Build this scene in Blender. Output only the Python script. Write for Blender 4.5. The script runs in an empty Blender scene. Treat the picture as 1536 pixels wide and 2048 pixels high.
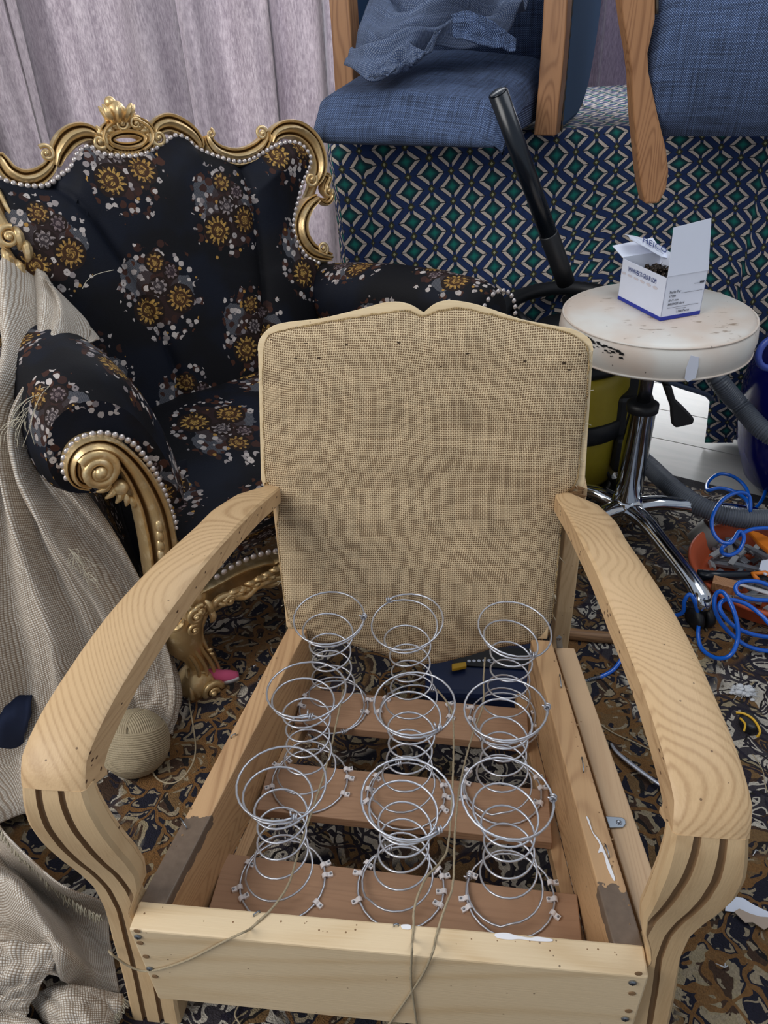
import bpy, bmesh, math, random
from mathutils import Vector, Matrix, noise
V = Vector
R = math.radians
PI = math.pi
rnd = random.Random(7)
C = bpy.context.scene.collection
SC = bpy.context.scene

# ---------------------------------------------------------------- camera
F_PX = 1538.0
TH = R(34.0); RO = R(2.6); CAM_H = 1.12
fw = V((0, math.cos(TH), -math.sin(TH))); u0 = V((0, math.sin(TH), math.cos(TH))); r0 = V((1, 0, 0))
RT = math.cos(RO) * r0 - math.sin(RO) * u0
UP = math.cos(RO) * u0 + math.sin(RO) * r0
CP = V((0, 0, CAM_H))
cam_d = bpy.data.cameras.new('camera'); cam = bpy.data.objects.new('camera', cam_d); C.objects.link(cam)
cam.matrix_world = Matrix(((RT.x, UP.x, -fw.x, CP.x), (RT.y, UP.y, -fw.y, CP.y), (RT.z, UP.z, -fw.z, CP.z), (0, 0, 0, 1)))
cam_d.sensor_fit = 'VERTICAL'; cam_d.sensor_height = 36.0; cam_d.lens = 36.0 * F_PX / 2048.0
cam_d.clip_start = 0.02; cam_d.clip_end = 50
SC.camera = cam

# ---------------------------------------------------------------- world, lights, exposure
w = bpy.data.worlds.new('world'); SC.world = w; w.use_nodes = True
bg = w.node_tree.nodes['Background']; bg.inputs[0].default_value = (0.80, 0.88, 1.0, 1); bg.inputs[1].default_value = 0.42
def area(name, loc, target, sx, sy, power, col):
    d = bpy.data.lights.new(name, 'AREA'); d.shape = 'RECTANGLE'; d.size = sx; d.size_y = sy; d.energy = power; d.color = col
    o = bpy.data.objects.new(name, d); C.objects.link(o); o.location = loc
    o.rotation_euler = (V(target) - V(loc)).to_track_quat('-Z', 'Y').to_euler(); return o
area('window_light', (-1.9, -0.2, 2.1), (0.1, 0.9, 0.2), 1.6, 1.4, 42, (1.0, 0.97, 0.93))
area('ceiling_light', (0.9, 1.2, 2.5), (0.2, 1.0, 0.2), 1.2, 1.2, 13, (0.92, 0.96, 1.0))
area('rear_window_light', (0.25, 3.22, 1.15), (0.25, 2.0, 1.0), 2.8, 2.0, 110, (0.95, 0.97, 1.0))
SC.view_settings.view_transform = 'Standard'; SC.view_settings.look = 'None'
SC.view_settings.exposure = 0.1; SC.view_settings.gamma = 1.0; SC.view_settings.use_curve_mapping = False

# ---------------------------------------------------------------- measuring helpers (photo pixel -> point at a stated depth)
def ray(x, y): return fw + RT * ((x - 768) / F_PX) + UP * ((1024 - y) / F_PX)
def at_z(x, y, z): d = ray(x, y); return CP + d * ((z - CAM_H) / d.z)
def at_y(x, y, Y): d = ray(x, y); return CP + d * (Y / d.y)
def on_plane(x, y, p, n): d = ray(x, y); return CP + d * ((V(p) - CP).dot(n) / d.dot(n))
def cat(pts, n=6, closed=False):
    """Catmull-Rom through points (any dimension)"""
    P = [tuple(p) for p in pts]; m = len(P); out = []
    segs = m if closed else m - 1
    for i in range(segs):
        if closed: a, b, c, d = P[i - 1], P[i], P[(i + 1) % m], P[(i + 2) % m]
        else: a, b, c, d = P[max(i - 1, 0)], P[i], P[i + 1], P[min(i + 2, m - 1)]
        for k in range(n):
            t = k / n
            out.append(tuple(0.5 * ((2 * b[j]) + (-a[j] + c[j]) * t + (2 * a[j] - 5 * b[j] + 4 * c[j] - d[j]) * t * t + (-a[j] + 3 * b[j] - 3 * c[j] + d[j]) * t ** 3) for j in range(len(b))))
    if not closed: out.append(P[-1])
    return out
def lerp_tab(tab, x):
    if x <= tab[0][0]: return tab[0][1]
    for (a, b), (c, d) in zip(tab, tab[1:]):
        if x <= c: return b + (d - b) * (x - a) / (c - a)
    return tab[-1][1]
def resample(P, n):
    P = [V(p) for p in P]; L = [0]
    for a, b in zip(P, P[1:]): L.append(L[-1] + (b - a).length)
    out = []; j = 0
    for i in range(n):
        s = L[-1] * i / (n - 1)
        while j < len(P) - 2 and L[j + 1] < s: j += 1
        t = (s - L[j]) / max(L[j + 1] - L[j], 1e-9); out.append(P[j].lerp(P[j + 1], min(max(t, 0), 1)))
    return out

# ---------------------------------------------------------------- object helpers
def thing(name, label, cate, loc=(0, 0, 0), rz=0.0, group=None):
    o = bpy.data.objects.new(name, None); C.objects.link(o); o.location = loc; o.rotation_euler = (0, 0, rz)
    o.empty_display_size = 0.1
    o['label'] = label; o['category'] = cate
    if group: o['group'] = group
    return o
def inv_of(o):
    while o.parent: o = o.parent
    return (Matrix.Translation(o.location) @ o.rotation_euler.to_matrix().to_4x4()).inverted()
class MB:
    def __init__(s): s.v = []; s.f = []; s.uv = []; s.m = []
    def add(s, vs, fs, uvs=None, mi=0):
        b = len(s.v); s.v += [tuple(v) for v in vs]
        for k, f in enumerate(fs):
            s.f.append([b + i for i in f]); s.m.append(mi[k] if isinstance(mi, list) else mi)
            s.uv.append([uvs[i] for i in f] if uvs else [(vs[i][0], vs[i][1]) for i in f])
        return s
    def grid(s, rows, uv=None, closed=False, mi=0, caps=False, us=1.0, vs=1.0, colmat=None):
        nr, nc = len(rows), len(rows[0]); vs_ = [p for r in rows for p in r]; fs = []; ms = []; uvf = []
        cc = nc if closed else nc - 1
        # metric uv
        U = [[0] * (nc + 1) for _ in range(nr)]; W = [[0] * (nc + 1) for _ in range(nr)]
        for i in range(nr):
            for j in range(1, nc + 1):
                U[i][j] = U[i][j - 1] + (V(rows[i][j % nc]) - V(rows[i][j - 1])).length
        mid = nr // 2; U = [U[mid]] * nr
        for j in range(nc + 1):
            for i in range(1, nr):
                W[i][j] = W[i - 1][j] + (V(rows[i][nc // 2]) - V(rows[i - 1][nc // 2])).length
        b = len(s.v); s.v += [tuple(v) for v in vs_]
        for i in range(nr - 1):
            for j in range(cc):
                j2 = (j + 1) % nc
                s.f.append([b + i * nc + j, b + i * nc + j2, b + (i + 1) * nc + j2, b + (i + 1) * nc + j])
                s.m.append(colmat[j] if colmat else mi)
                if uv: s.uv.append([uv[i][j], uv[i][j2], uv[i + 1][j2], uv[i + 1][j]])
                else: s.uv.append([(U[i][j] * us, W[i][j] * vs), (U[i][j + 1] * us, W[i][j + 1] * vs), (U[i + 1][j + 1] * us, W[i + 1][j + 1] * vs), (U[i + 1][j] * us, W[i + 1][j] * vs)])
        if caps and closed:
            for i, fl in ((0, 1), (nr - 1, 0)):
                idx = [b + i * nc + j for j in range(nc)]
                if fl: idx = idx[::-1]
                s.f.append(idx); s.m.append(mi); s.uv.append([(s.v[q][0], s.v[q][2]) for q in idx])
        return s
    def box(s, lo, hi, mi=0, M=None):
        x0, y0, z0 = lo; x1, y1, z1 = hi
        vs = [V(p) for p in ((x0, y0, z0), (x1, y0, z0), (x1, y1, z0), (x0, y1, z0), (x0, y0, z1), (x1, y0, z1), (x1, y1, z1), (x0, y1, z1))]
        if M: vs = [M @ v for v in vs]
        return s.add(vs, [(0, 3, 2, 1), (4, 5, 6, 7), (0, 1, 5, 4), (1, 2, 6, 5), (2, 3, 7, 6), (3, 0, 4, 7)], mi=mi)
    def tube(s, pts, rad, seg=8, closed=False, mi=0, caps=True, flat=1.0, upv=None):
        P = [V(p) for p in pts]; n = len(P); rows = []; prev = None
        for i in range(n):
            t = (P[(i + 1) % n] - P[i - 1]) if closed else (P[min(i + 1, n - 1)] - P[max(i - 1, 0)])
            if t.length < 1e-9: t = V((0, 0, 1))
            t.normalize()
            if prev is None:
                ref = V(upv) if upv else (V((0, 0, 1)) if abs(t.z) < .9 else V((1, 0, 0)))
                nrm = (ref - t * ref.dot(t)).normalized()
            else:
                nrm = prev - t * prev.dot(t)
                nrm = nrm.normalized() if nrm.length > 1e-6 else prev
            prev = nrm; bn = t.cross(nrm); r = rad[i] if isinstance(rad, (list, tuple)) else rad
            rows.append([P[i] + nrm * (r * math.cos(a) * flat) + bn * (r * math.sin(a)) for a in (2 * PI * k / seg for k in range(seg))])
        if closed: rows.append(rows[0])
        return s.grid(rows, closed=True, mi=mi, caps=caps and not closed)
    def lathe(s, prof, c=(0, 0, 0), seg=32, mi=0, M=None):
        rows = []
        for r, z in prof:
            row = [V((max(r, 1e-4) * math.cos(2 * PI * k / seg), max(r, 1e-4) * math.sin(2 * PI * k / seg), z)) for k in range(seg)]
            if M: row = [M @ p for p in row]
            rows.append([p + V(c) for p in row])
        return s.grid(rows, closed=True, mi=mi, caps=True)
    def ball(s, c, r, seg=10, rings=6, sc=(1, 1, 1), mi=0, M=None):
        rows = []
        for i in range(rings + 1):
            a = PI * i / rings; q = max(math.sin(a), 1e-3)
            row = [V((r * sc[0] * q * math.cos(2 * PI * k / seg), r * sc[1] * q * math.sin(2 * PI * k / seg), -r * sc[2] * math.cos(a))) for k in range(seg)]
            if M: row = [M @ p for p in row]
            rows.append([p + V(c) for p in row])
        return s.grid(rows, closed=True, mi=mi, caps=True)
    def prism(s, poly, d, mi=0):
        """poly: list of 3-D points, d: extrusion vector"""
        n = len(poly); d = V(d); vs = [V(p) for p in poly] + [V(p) + d for p in poly]
        fs = [list(range(n)), list(range(2 * n - 1, n - 1, -1))] + [[(i + 1) % n, i, i + n, (i + 1) % n + n] for i in range(n)]
        return s.add(vs, fs, mi=mi)
    def build(s, name, mats, parent=None, smooth=True, world=True, bevel=0, solid=0, sub=0, angle=None, fix=True):
        me = bpy.data.meshes.new(name)
        vs = s.v
        if parent is not None and world:
            I = inv_of(parent); vs = [tuple(I @ V(v)) for v in vs]
        me.from_pydata(vs, [], s.f); me.update()
        uvl = me.uv_layers.new(name='UVMap'); k = 0
        flat = [c for f in s.uv for u in f for c in (u[0], u[1])]
        uvl.data.foreach_set('uv', flat)
        for m in (mats if isinstance(mats, (list, tuple)) else [mats]): me.materials.append(m)
        me.polygons.foreach_set('material_index', s.m)
        me.polygons.foreach_set('use_smooth', [smooth] * len(s.f))
        if fix:
            bm = bmesh.new(); bm.from_mesh(me); bmesh.ops.recalc_face_normals(bm, faces=bm.faces); bm.to_mesh(me); bm.free()
        me.update()
        if smooth and angle: me.set_sharp_from_angle(angle=R(angle))
        o = bpy.data.objects.new(name, me); C.objects.link(o)
        if parent is not None: o.parent = parent
        if bevel:
            b = o.modifiers.new('bevel', 'BEVEL'); b.width = bevel; b.segments = 2; b.limit_method = 'ANGLE'; b.angle_limit = R(35)
        if solid:
            b = o.modifiers.new('solid', 'SOLIDIFY'); b.thickness = solid; b.offset = -1
        if sub:
            b = o.modifiers.new('sub', 'SUBSURF'); b.levels = sub; b.render_levels = sub
        return o
def tag(o, label, cate, group=None, kind=None):
    o['label'] = label
    if cate: o['category'] = cate
    if group: o['group'] = group
    if kind: o['kind'] = kind
    return o
def struct(o, label=None):
    o['kind'] = 'structure'
    if label: o['label'] = label
    return o
def inst(name, src, parent, M):
    """another object that shares mesh data"""
    o = bpy.data.objects.new(name, src.data); C.objects.link(o)
    if parent is not None: o.parent = parent; o.matrix_local = inv_of(parent) @ M
    else: o.matrix_world = M
    return o

# ---------------------------------------------------------------- materials
def lin(c):
    f = lambda v: v / 12.92 if v <= .04045 else ((v + .055) / 1.055) ** 2.4
    return (f(c[0] / 255), f(c[1] / 255), f(c[2] / 255), 1)
class G:
    def __init__(s, name, rough=.6, metal=0.0):
        s.mat = bpy.data.materials.new(name); s.mat.use_nodes = True; s.nt = s.mat.node_tree
        s.b = s.nt.nodes['Principled BSDF']; s.set('Roughness', rough); s.set('Metallic', metal)
    def set(s, k, v):
        if hasattr(v, 'is_output'): s.nt.links.new(v, s.b.inputs[k])
        else: s.b.inputs[k].default_value = v
        return s
    def node(s, t, **kw):
        n = s.nt.nodes.new(t)
        for k, v in kw.items(): setattr(n, k, v)
        return n
    def put(s, inp, v):
        if hasattr(v, 'is_output'): s.nt.links.new(v, inp)
        elif v is not None: inp.default_value = v
    def m(s, op, a, b=None, c=None):
        n = s.node('ShaderNodeMath', operation=op); s.put(n.inputs[0], a); s.put(n.inputs[1], b); s.put(n.inputs[2], c); return n.outputs[0]
    def vm(s, op, a, b=None, out=0):
        n = s.node('ShaderNodeVectorMath', operation=op); s.put(n.inputs[0], a); s.put(n.inputs[1], b); return n.outputs[out]
    def scale(s, a, f):
        n = s.node('ShaderNodeVectorMath', operation='SCALE'); s.put(n.inputs[0], a); s.put(n.inputs['Scale'], f); return n.outputs[0]
    def mix(s, f, a, b):
        n = s.node('ShaderNodeMix', data_type='RGBA'); s.put(n.inputs['Factor'], f); s.put(n.inputs[6], a); s.put(n.inputs[7], b); return n.outputs[2]
    def co(s, k='Object'): return s.node('ShaderNodeTexCoord').outputs[k]
    def map(s, v, sc=(1, 1, 1), rot=(0, 0, 0), loc=(0, 0, 0)):
        n = s.node('ShaderNodeMapping'); s.put(n.inputs[0], v); n.inputs[1].default_value = loc; n.inputs[2].default_value = rot; n.inputs[3].default_value = sc; return n.outputs[0]
    def sep(s, v): n = s.node('ShaderNodeSeparateXYZ'); s.put(n.inputs[0], v); return n.outputs
    def comb(s, x, y, z=0.0):
        n = s.node('ShaderNodeCombineXYZ'); s.put(n.inputs[0], x); s.put(n.inputs[1], y); s.put(n.inputs[2], z); return n.outputs[0]
    def noise(s, v, sc, det=2, rough=.5, dist=0.0, out=0):
        n = s.node('ShaderNodeTexNoise'); s.put(n.inputs['Vector'], v); n.inputs['Scale'].default_value = sc; n.inputs['Detail'].default_value = det
        n.inputs['Roughness'].default_value = rough; n.inputs['Distortion'].default_value = dist; return n.outputs[out]
    def vor(s, v, sc, feat='F1', rand=1.0):
        n = s.node('ShaderNodeTexVoronoi', feature=feat); s.put(n.inputs['Vector'], v); n.inputs['Scale'].default_value = sc; n.inputs['Randomness'].default_value = rand; return n.outputs
    def ramp(s, f, stops, interp='LINEAR'):
        n = s.node('ShaderNodeValToRGB'); s.put(n.inputs[0], f); r = n.color_ramp; r.interpolation = interp
        while len(r.elements) < len(stops): r.elements.new(.5)
        for e, (p, c) in zip(r.elements, stops): e.position = p; e.color = c if len(c) == 4 else (*c, 1)
        return n.outputs[0]
    def lt(s, a, b): return s.m('LESS_THAN', a, b)
    def step(s, a, e0, e1):
        n = s.node('ShaderNodeMapRange', interpolation_type='SMOOTHSTEP'); s.put(n.inputs[0], a); s.put(n.inputs[1], e0); s.put(n.inputs[2], e1); return n.outputs[0]
    def bump(s, h, dist=.001, strength=1.0):
        n = s.node('ShaderNodeBump'); s.put(n.inputs['Height'], h); n.inputs['Distance'].default_value = dist; n.inputs['Strength'].default_value = strength
        s.nt.links.new(n.outputs[0], s.b.inputs['Normal']); return s
    def done(s, col=None):
        if col is not None: s.set('Base Color', col)
        return s.mat
def plain(name, rgb, rough=.5, metal=0.0, var=0.12, sc=40):
    g = G(name, rough, metal); c = lin(rgb); d = tuple(x * (1 - var * 2) for x in c[:3]) + (1,)
    return g.done(g.mix(g.noise(g.co(), sc, 3), c, d))
# wood: long fibres along one axis with growth bands
def wood(name, light, dark, axis='X', ring=14, rough=.55, stretch=9, band=.55, coord='Object', spots=True, stain=None, freq=230.0):
    g = G(name, rough); o = g.co(coord)
    k = {'X': 0, 'Y': 1, 'Z': 2}[axis]
    sc = [1, 1, 1]; sc[k] = 1 / stretch
    p = g.map(o, sc=tuple(sc), loc=(.3, .7, .1))
    big = g.noise(p, ring * .55, 2, .5, .6)
    rings = g.m('SINE', g.m('MULTIPLY', big, freq)); rings = g.m('MULTIPLY_ADD', rings, .5, .5); rings = g.m('POWER', rings, 2.0)
    sc[k] = 1 / (stretch * 4); fib = g.noise(g.map(o, sc=tuple(sc)), 420, 2)
    f = g.m('ADD', g.m('MULTIPLY', rings, band), g.m('MULTIPLY', fib, .45))
    f = g.m('ADD', f, g.m('MULTIPLY', g.m('SUBTRACT', g.noise(o, 5, 2), .5), .7))
    col = g.mix(g.step(f, .15, 1.15), lin(light), lin(dark))
    if spots:
        v = g.vor(g.map(o, loc=(.13, .2, .4)), 60); s_ = g.m('MULTIPLY', g.lt(v[0], .07), g.lt(g.noise(o, 9, 1), .47))
        col = g.mix(g.m('MULTIPLY', s_, .7), col, lin((70, 45, 28)))
    if stain: col = stain(g, o, col)
    g.bump(g.m('MULTIPLY_ADD', rings, .3, fib), .0006, .5)
    return g.done(col)
def weave(name, warp, weft, gap, pitch, rough=.9, coord='UV', slub=.25, streak=.3, holes=None, relief=.001, dots=False, cols=(1, 1), gapw=(.78, .42)):
    g = G(name, rough); o = g.co(coord); x, y, _ = g.sep(o)
    nz = g.noise(o, 1.0 / (pitch * 14), 3, .6)
    wob = g.m('MULTIPLY', g.m('SUBTRACT', g.noise(o, 9, 2), .5), pitch * 3.0)
    X = g.m('MULTIPLY', g.m('ADD', x, wob), PI / pitch * cols[0]); Y = g.m('MULTIPLY', g.m('ADD', y, wob), PI / pitch * cols[1])
    sx = g.m('ABSOLUTE', g.m('SINE', X)); sy = g.m('ABSOLUTE', g.m('SINE', Y))
    over = g.m('GREATER_THAN', g.m('MULTIPLY', g.m('SINE', X), g.m('SINE', Y)), 0.0)
    if dots:
        h = g.m('MULTIPLY', sx, sy); f = g.step(h, .25, .62); f = g.m('MULTIPLY', f, g.m('MULTIPLY_ADD', over, .22, .78))
        col = g.mix(f, lin(weft), lin(warp)); col = g.mix(g.step(g.m('MAXIMUM', sx, sy), .55, .2), col, lin(gap))
    else:
        h = g.m('MAXIMUM', g.m('MULTIPLY', sx, g.m('MULTIPLY_ADD', over, .12, .88)), g.m('MULTIPLY', sy, g.m('MULTIPLY_ADD', over, -.12, 1.0)))
        col = g.mix(over, lin(weft), lin(warp)); col = g.mix(g.step(h, gapw[0], gapw[1]), col, lin(gap))
    s1 = g.noise(g.map(o, sc=(1, .05, 1)), .45 / pitch, 2); s2 = g.noise(g.map(o, sc=(.05, 1, 1)), .45 / pitch, 2)
    st = g.m('MULTIPLY', g.m('ADD', g.m('SUBTRACT', s1, .5), g.m('SUBTRACT', s2, .5)), streak * 2)
    st = g.m('ADD', st, g.m('MULTIPLY', g.m('SUBTRACT', nz, .5), slub * 2))
    hs = g.node('ShaderNodeHueSaturation'); g.put(hs.inputs['Color'], col); g.put(hs.inputs['Value'], g.m('ADD', 1.0, st)); col = hs.outputs[0]
    g.bump(h, relief, .8)
    if holes:
        v = g.vor(g.map(o, sc=(1, 2.2, 1)), 34); q = g.m('MULTIPLY', g.lt(v[0], .11), g.lt(g.m('ABSOLUTE', g.m('SUBTRACT', y, holes)), .022))
        col = g.mix(q, col, lin((60, 44, 26)))
    return g.done(col)
# glossary of materials -----------------------------------------------------
def corner_stain(g, o, col):
    x, y, z = g.sep(o)
    n = g.m('MULTIPLY', g.m('SUBTRACT', g.noise(g.map(o, sc=(1, 1, .4)), 45, 3), .5), .05)
    lim = g.m('MULTIPLY_ADD', g.lt(x, 0.0), .055, .085)          # longer on the left rail
    q = g.m('MULTIPLY', g.lt(g.m('ADD', y, n), lim), g.m('GREATER_THAN', g.m('ADD', z, g.m('MULTIPLY', n, .4)), .222))
    q = g.m('MULTIPLY', q, g.m('GREATER_THAN', g.m('ADD', y, n), .012))
    return g.mix(q, col, g.mix(g.noise(o, 120, 3), lin((92, 76, 62)), lin((120, 102, 86))))
def staple_marks(g, o, col):
    x, y, z = g.sep(o); v = g.vor(g.map(o, sc=(1, .45, .8)), 170)
    s = g.m('MULTIPLY', g.lt(v[0], .2), g.lt(g.sep(v[1])[0], .3))
    return g.mix(s, col, lin((84, 56, 34)))
M_ARM = wood('sanded_beech_arm', (206, 173, 130), (168, 132, 92), 'Y', ring=3.6, band=.42, rough=.5, stretch=1.5, freq=800.0)
M_ARMSIDE = wood('beech_side', (200, 166, 124), (150, 112, 76), 'Y', band=.3, stain=staple_marks)
M_LEG = wood('sanded_beech_leg', (210, 180, 138), (178, 142, 100), 'Z', ring=5, band=.3, rough=.55, spots=False)
M_LEGSIDE = wood('leg_side', (204, 172, 130), (150, 112, 74), 'Z', band=.3, stain=staple_marks)
M_GROOVE = plain('old_varnish_in_groove', (146, 114, 80), .7)
M_RAILF = wood('front_rail_maple', (228, 205, 168), (204, 172, 126), 'X', ring=4, band=.35)
M_RAILS = wood('side_rail_beech', (196, 158, 116), (146, 106, 70), 'Y', band=.4, stain=corner_stain)
M_RAILO = wood('outer_rail_beech', (190, 160, 126), (158, 124, 92), 'Y', band=.35, spots=False)
M_SLAT = wood('slat_beech', (172, 134, 104), (140, 104, 78), 'X', band=.25, spots=False, rough=.65)
M_POST = wood('back_post_beech', (216, 186, 144), (186, 150, 106), 'Z', band=.35)
M_CREST = wood('crest_beech', (230, 208, 168), (206, 176, 130), 'X', band=.25, rough=.5)
M_DARKWOOD = wood('teak_leg', (176, 128, 88), (132, 88, 56), 'Z', band=.5, rough=.42, spots=False)
M_STICK = wood('old_stick', (150, 112, 76), (104, 70, 44), 'X', band=.5, spots=False)
M_BURLAP = weave('burlap', (218, 196, 160), (206, 183, 147), (112, 88, 62), .0034, holes=.445, relief=.0012, slub=.16, streak=.3, gapw=(.93, .66))
M_BURLAP2 = weave('burlap_edge', (176, 150, 108), (160, 134, 92), (90, 70, 46), .0036, slub=.3)
M_LINEN = weave('basket_weave_linen', (226, 220, 210), (164, 148, 130), (120, 102, 86), .0040, dots=True, relief=.0012, slub=.14, streak=.1)
M_LINEN2 = weave('basket_weave_linen_near', (226, 220, 210), (164, 148, 130), (120, 102, 86), .0031, dots=True, relief=.001, slub=.14, streak=.1)
M_DENIM = weave('denim_weave', (106, 124, 158), (28, 48, 84), (18, 28, 52), .0022, relief=.0006, streak=.85, slub=.12, rough=.95)
M_DENIM2 = weave('denim_loose', (122, 134, 158), (58, 76, 110), (36, 48, 76), .0022, relief=.0006, streak=.4, slub=.15)
def _velvet():
    g = G('blue_velvet', .9); o = g.co('Object'); g.set('Sheen Weight', .15); g.set('Sheen Tint', (.35, .6, 1, 1)); g.set('Sheen Roughness', .35)
    return g.done(g.mix(g.noise(o, 6, 3), lin((10, 44, 78)), lin((20, 62, 98))))
M_VELVET = _velvet()
M_NAVY = plain('navy_cotton', (22, 34, 62), .95)
M_TWINE = plain('jute_twine', (188, 172, 142), .95, var=.25, sc=500)
M_STEEL = plain('spring_steel', (208, 211, 220), .34, .75, var=.06)
M_CLIP = plain('white_clip', (240, 234, 234), .45, var=.03)
M_ZINC = plain('zinc_screw', (150, 158, 168), .35, .9)
M_DARKMETAL = plain('rusty_staple', (120, 108, 96), .45, .8)
M_PEARL = plain('pearl_nail', (214, 204, 200), .3, .6, var=.08)
M_GLUE = plain('white_glue', (240, 240, 244), .35, var=.02)
M_CHROME = plain('chrome', (210, 214, 220), .07, 1.0, var=.02)
M_STEELPIPE = plain('steel_tube', (130, 134, 142), .25, .95)
M_BLACK = plain('black_plastic', (26, 28, 32), .45, var=.1)
M_BLACKG = plain('black_glossy_pipe', (16, 24, 34), .25, var=.15, sc=20)
M_GREYHOSE = plain('grey_hose', (98, 104, 114), .42, var=.08)
M_BLUEHOSE = plain('blue_air_hose', (6, 96, 206), .22, var=.03)
M_BLUEHOSE.node_tree.nodes['Principled BSDF'].inputs['Coat Weight'].default_value = .5
M_OLIVE = plain('yellow_tank', (176, 158, 44), .4, var=.1)
M_ORANGE = plain('terracotta_plastic', (206, 96, 58), .5, var=.07, sc=12)
M_ORANGE2 = plain('orange_plastic', (232, 128, 28), .4)
M_COBALT = plain('cobalt_glaze', (10, 18, 118), .12, var=.1, sc=8)
M_COBALT2 = plain('pale_blue_ring', (74, 96, 190), .3)
M_GREYCUP = plain('grey_cup', (140, 138, 134), .6)
M_STAPLES = plain('staple_strip', (158, 162, 170), .4, .35, var=.2, sc=90)
M_STAPLES2 = plain('staple_strip_light', (196, 196, 196), .4, .3, var=.2, sc=90)
M_CARD = plain('white_card', (226, 232, 248), .6, var=.015)
M_CARDIN = plain('white_card_inside', (206, 216, 236), .7, var=.02)
M_BLUEBAND = plain('blue_print', (34, 52, 160), .5, var=.02)
M_INKBLUE = plain('ink_blue', (60, 74, 130), .6, var=.02)
M_INK = plain('ink_black', (70, 74, 84), .6, var=.02)
M_INKRED = plain('faded_peach_print', (214, 208, 214), .6, var=.03)
M_BRONZE = plain('bronze_nail', (66, 56, 48), .4, .8, var=.3, sc=150)
M_PINK = plain('pink_canvas', (214, 92, 134), .8)
M_WHITERUB = plain('white_rubber', (206, 204, 206), .5)
M_YELLOW = plain('yellow_plastic', (224, 176, 44), .45)
M_BAGBLUE = plain('navy_case', (24, 40, 78), .35, var=.2, sc=15)
M_PAPER = plain('torn_paper', (218, 224, 238), .8, var=.03)
M_PAPER2 = plain('kraft_paper', (176, 158, 142), .9, var=.06)
M_FLUFF = plain('white_wadding', (206, 208, 212), 1.0, var=.1)
M_RED = plain('red_plastic', (196, 34, 24), .4)
M_FRINGE = plain('frayed_thread', (206, 198, 176), .9)
M_WALL = plain('wall_paint', (196, 194, 192), .9, var=.03, sc=6)
M_FRAMEW = plain('window_frame_paint', (224, 226, 230), .5, var=.02)
def _gold():
    g = G('gilded_carving', .36, .68); o = g.co('Object'); n = g.noise(o, 60, 4, .6); n2 = g.noise(o, 14, 2)
    col = g.mix(g.step(n2, .35, .7), lin((222, 190, 136)), lin((206, 180, 134)))
    col = g.mix(g.step(n, .5, .75), col, lin((238, 216, 174)))
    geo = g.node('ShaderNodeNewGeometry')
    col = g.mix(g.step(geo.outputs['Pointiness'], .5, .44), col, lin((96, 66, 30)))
    g.set('Roughness', g.m('MULTIPLY_ADD', n, .25, .24)); g.bump(g.noise(o, 90, 3), .0012, .6)
    return g.done(col)
M_GOLD = _gold()
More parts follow.
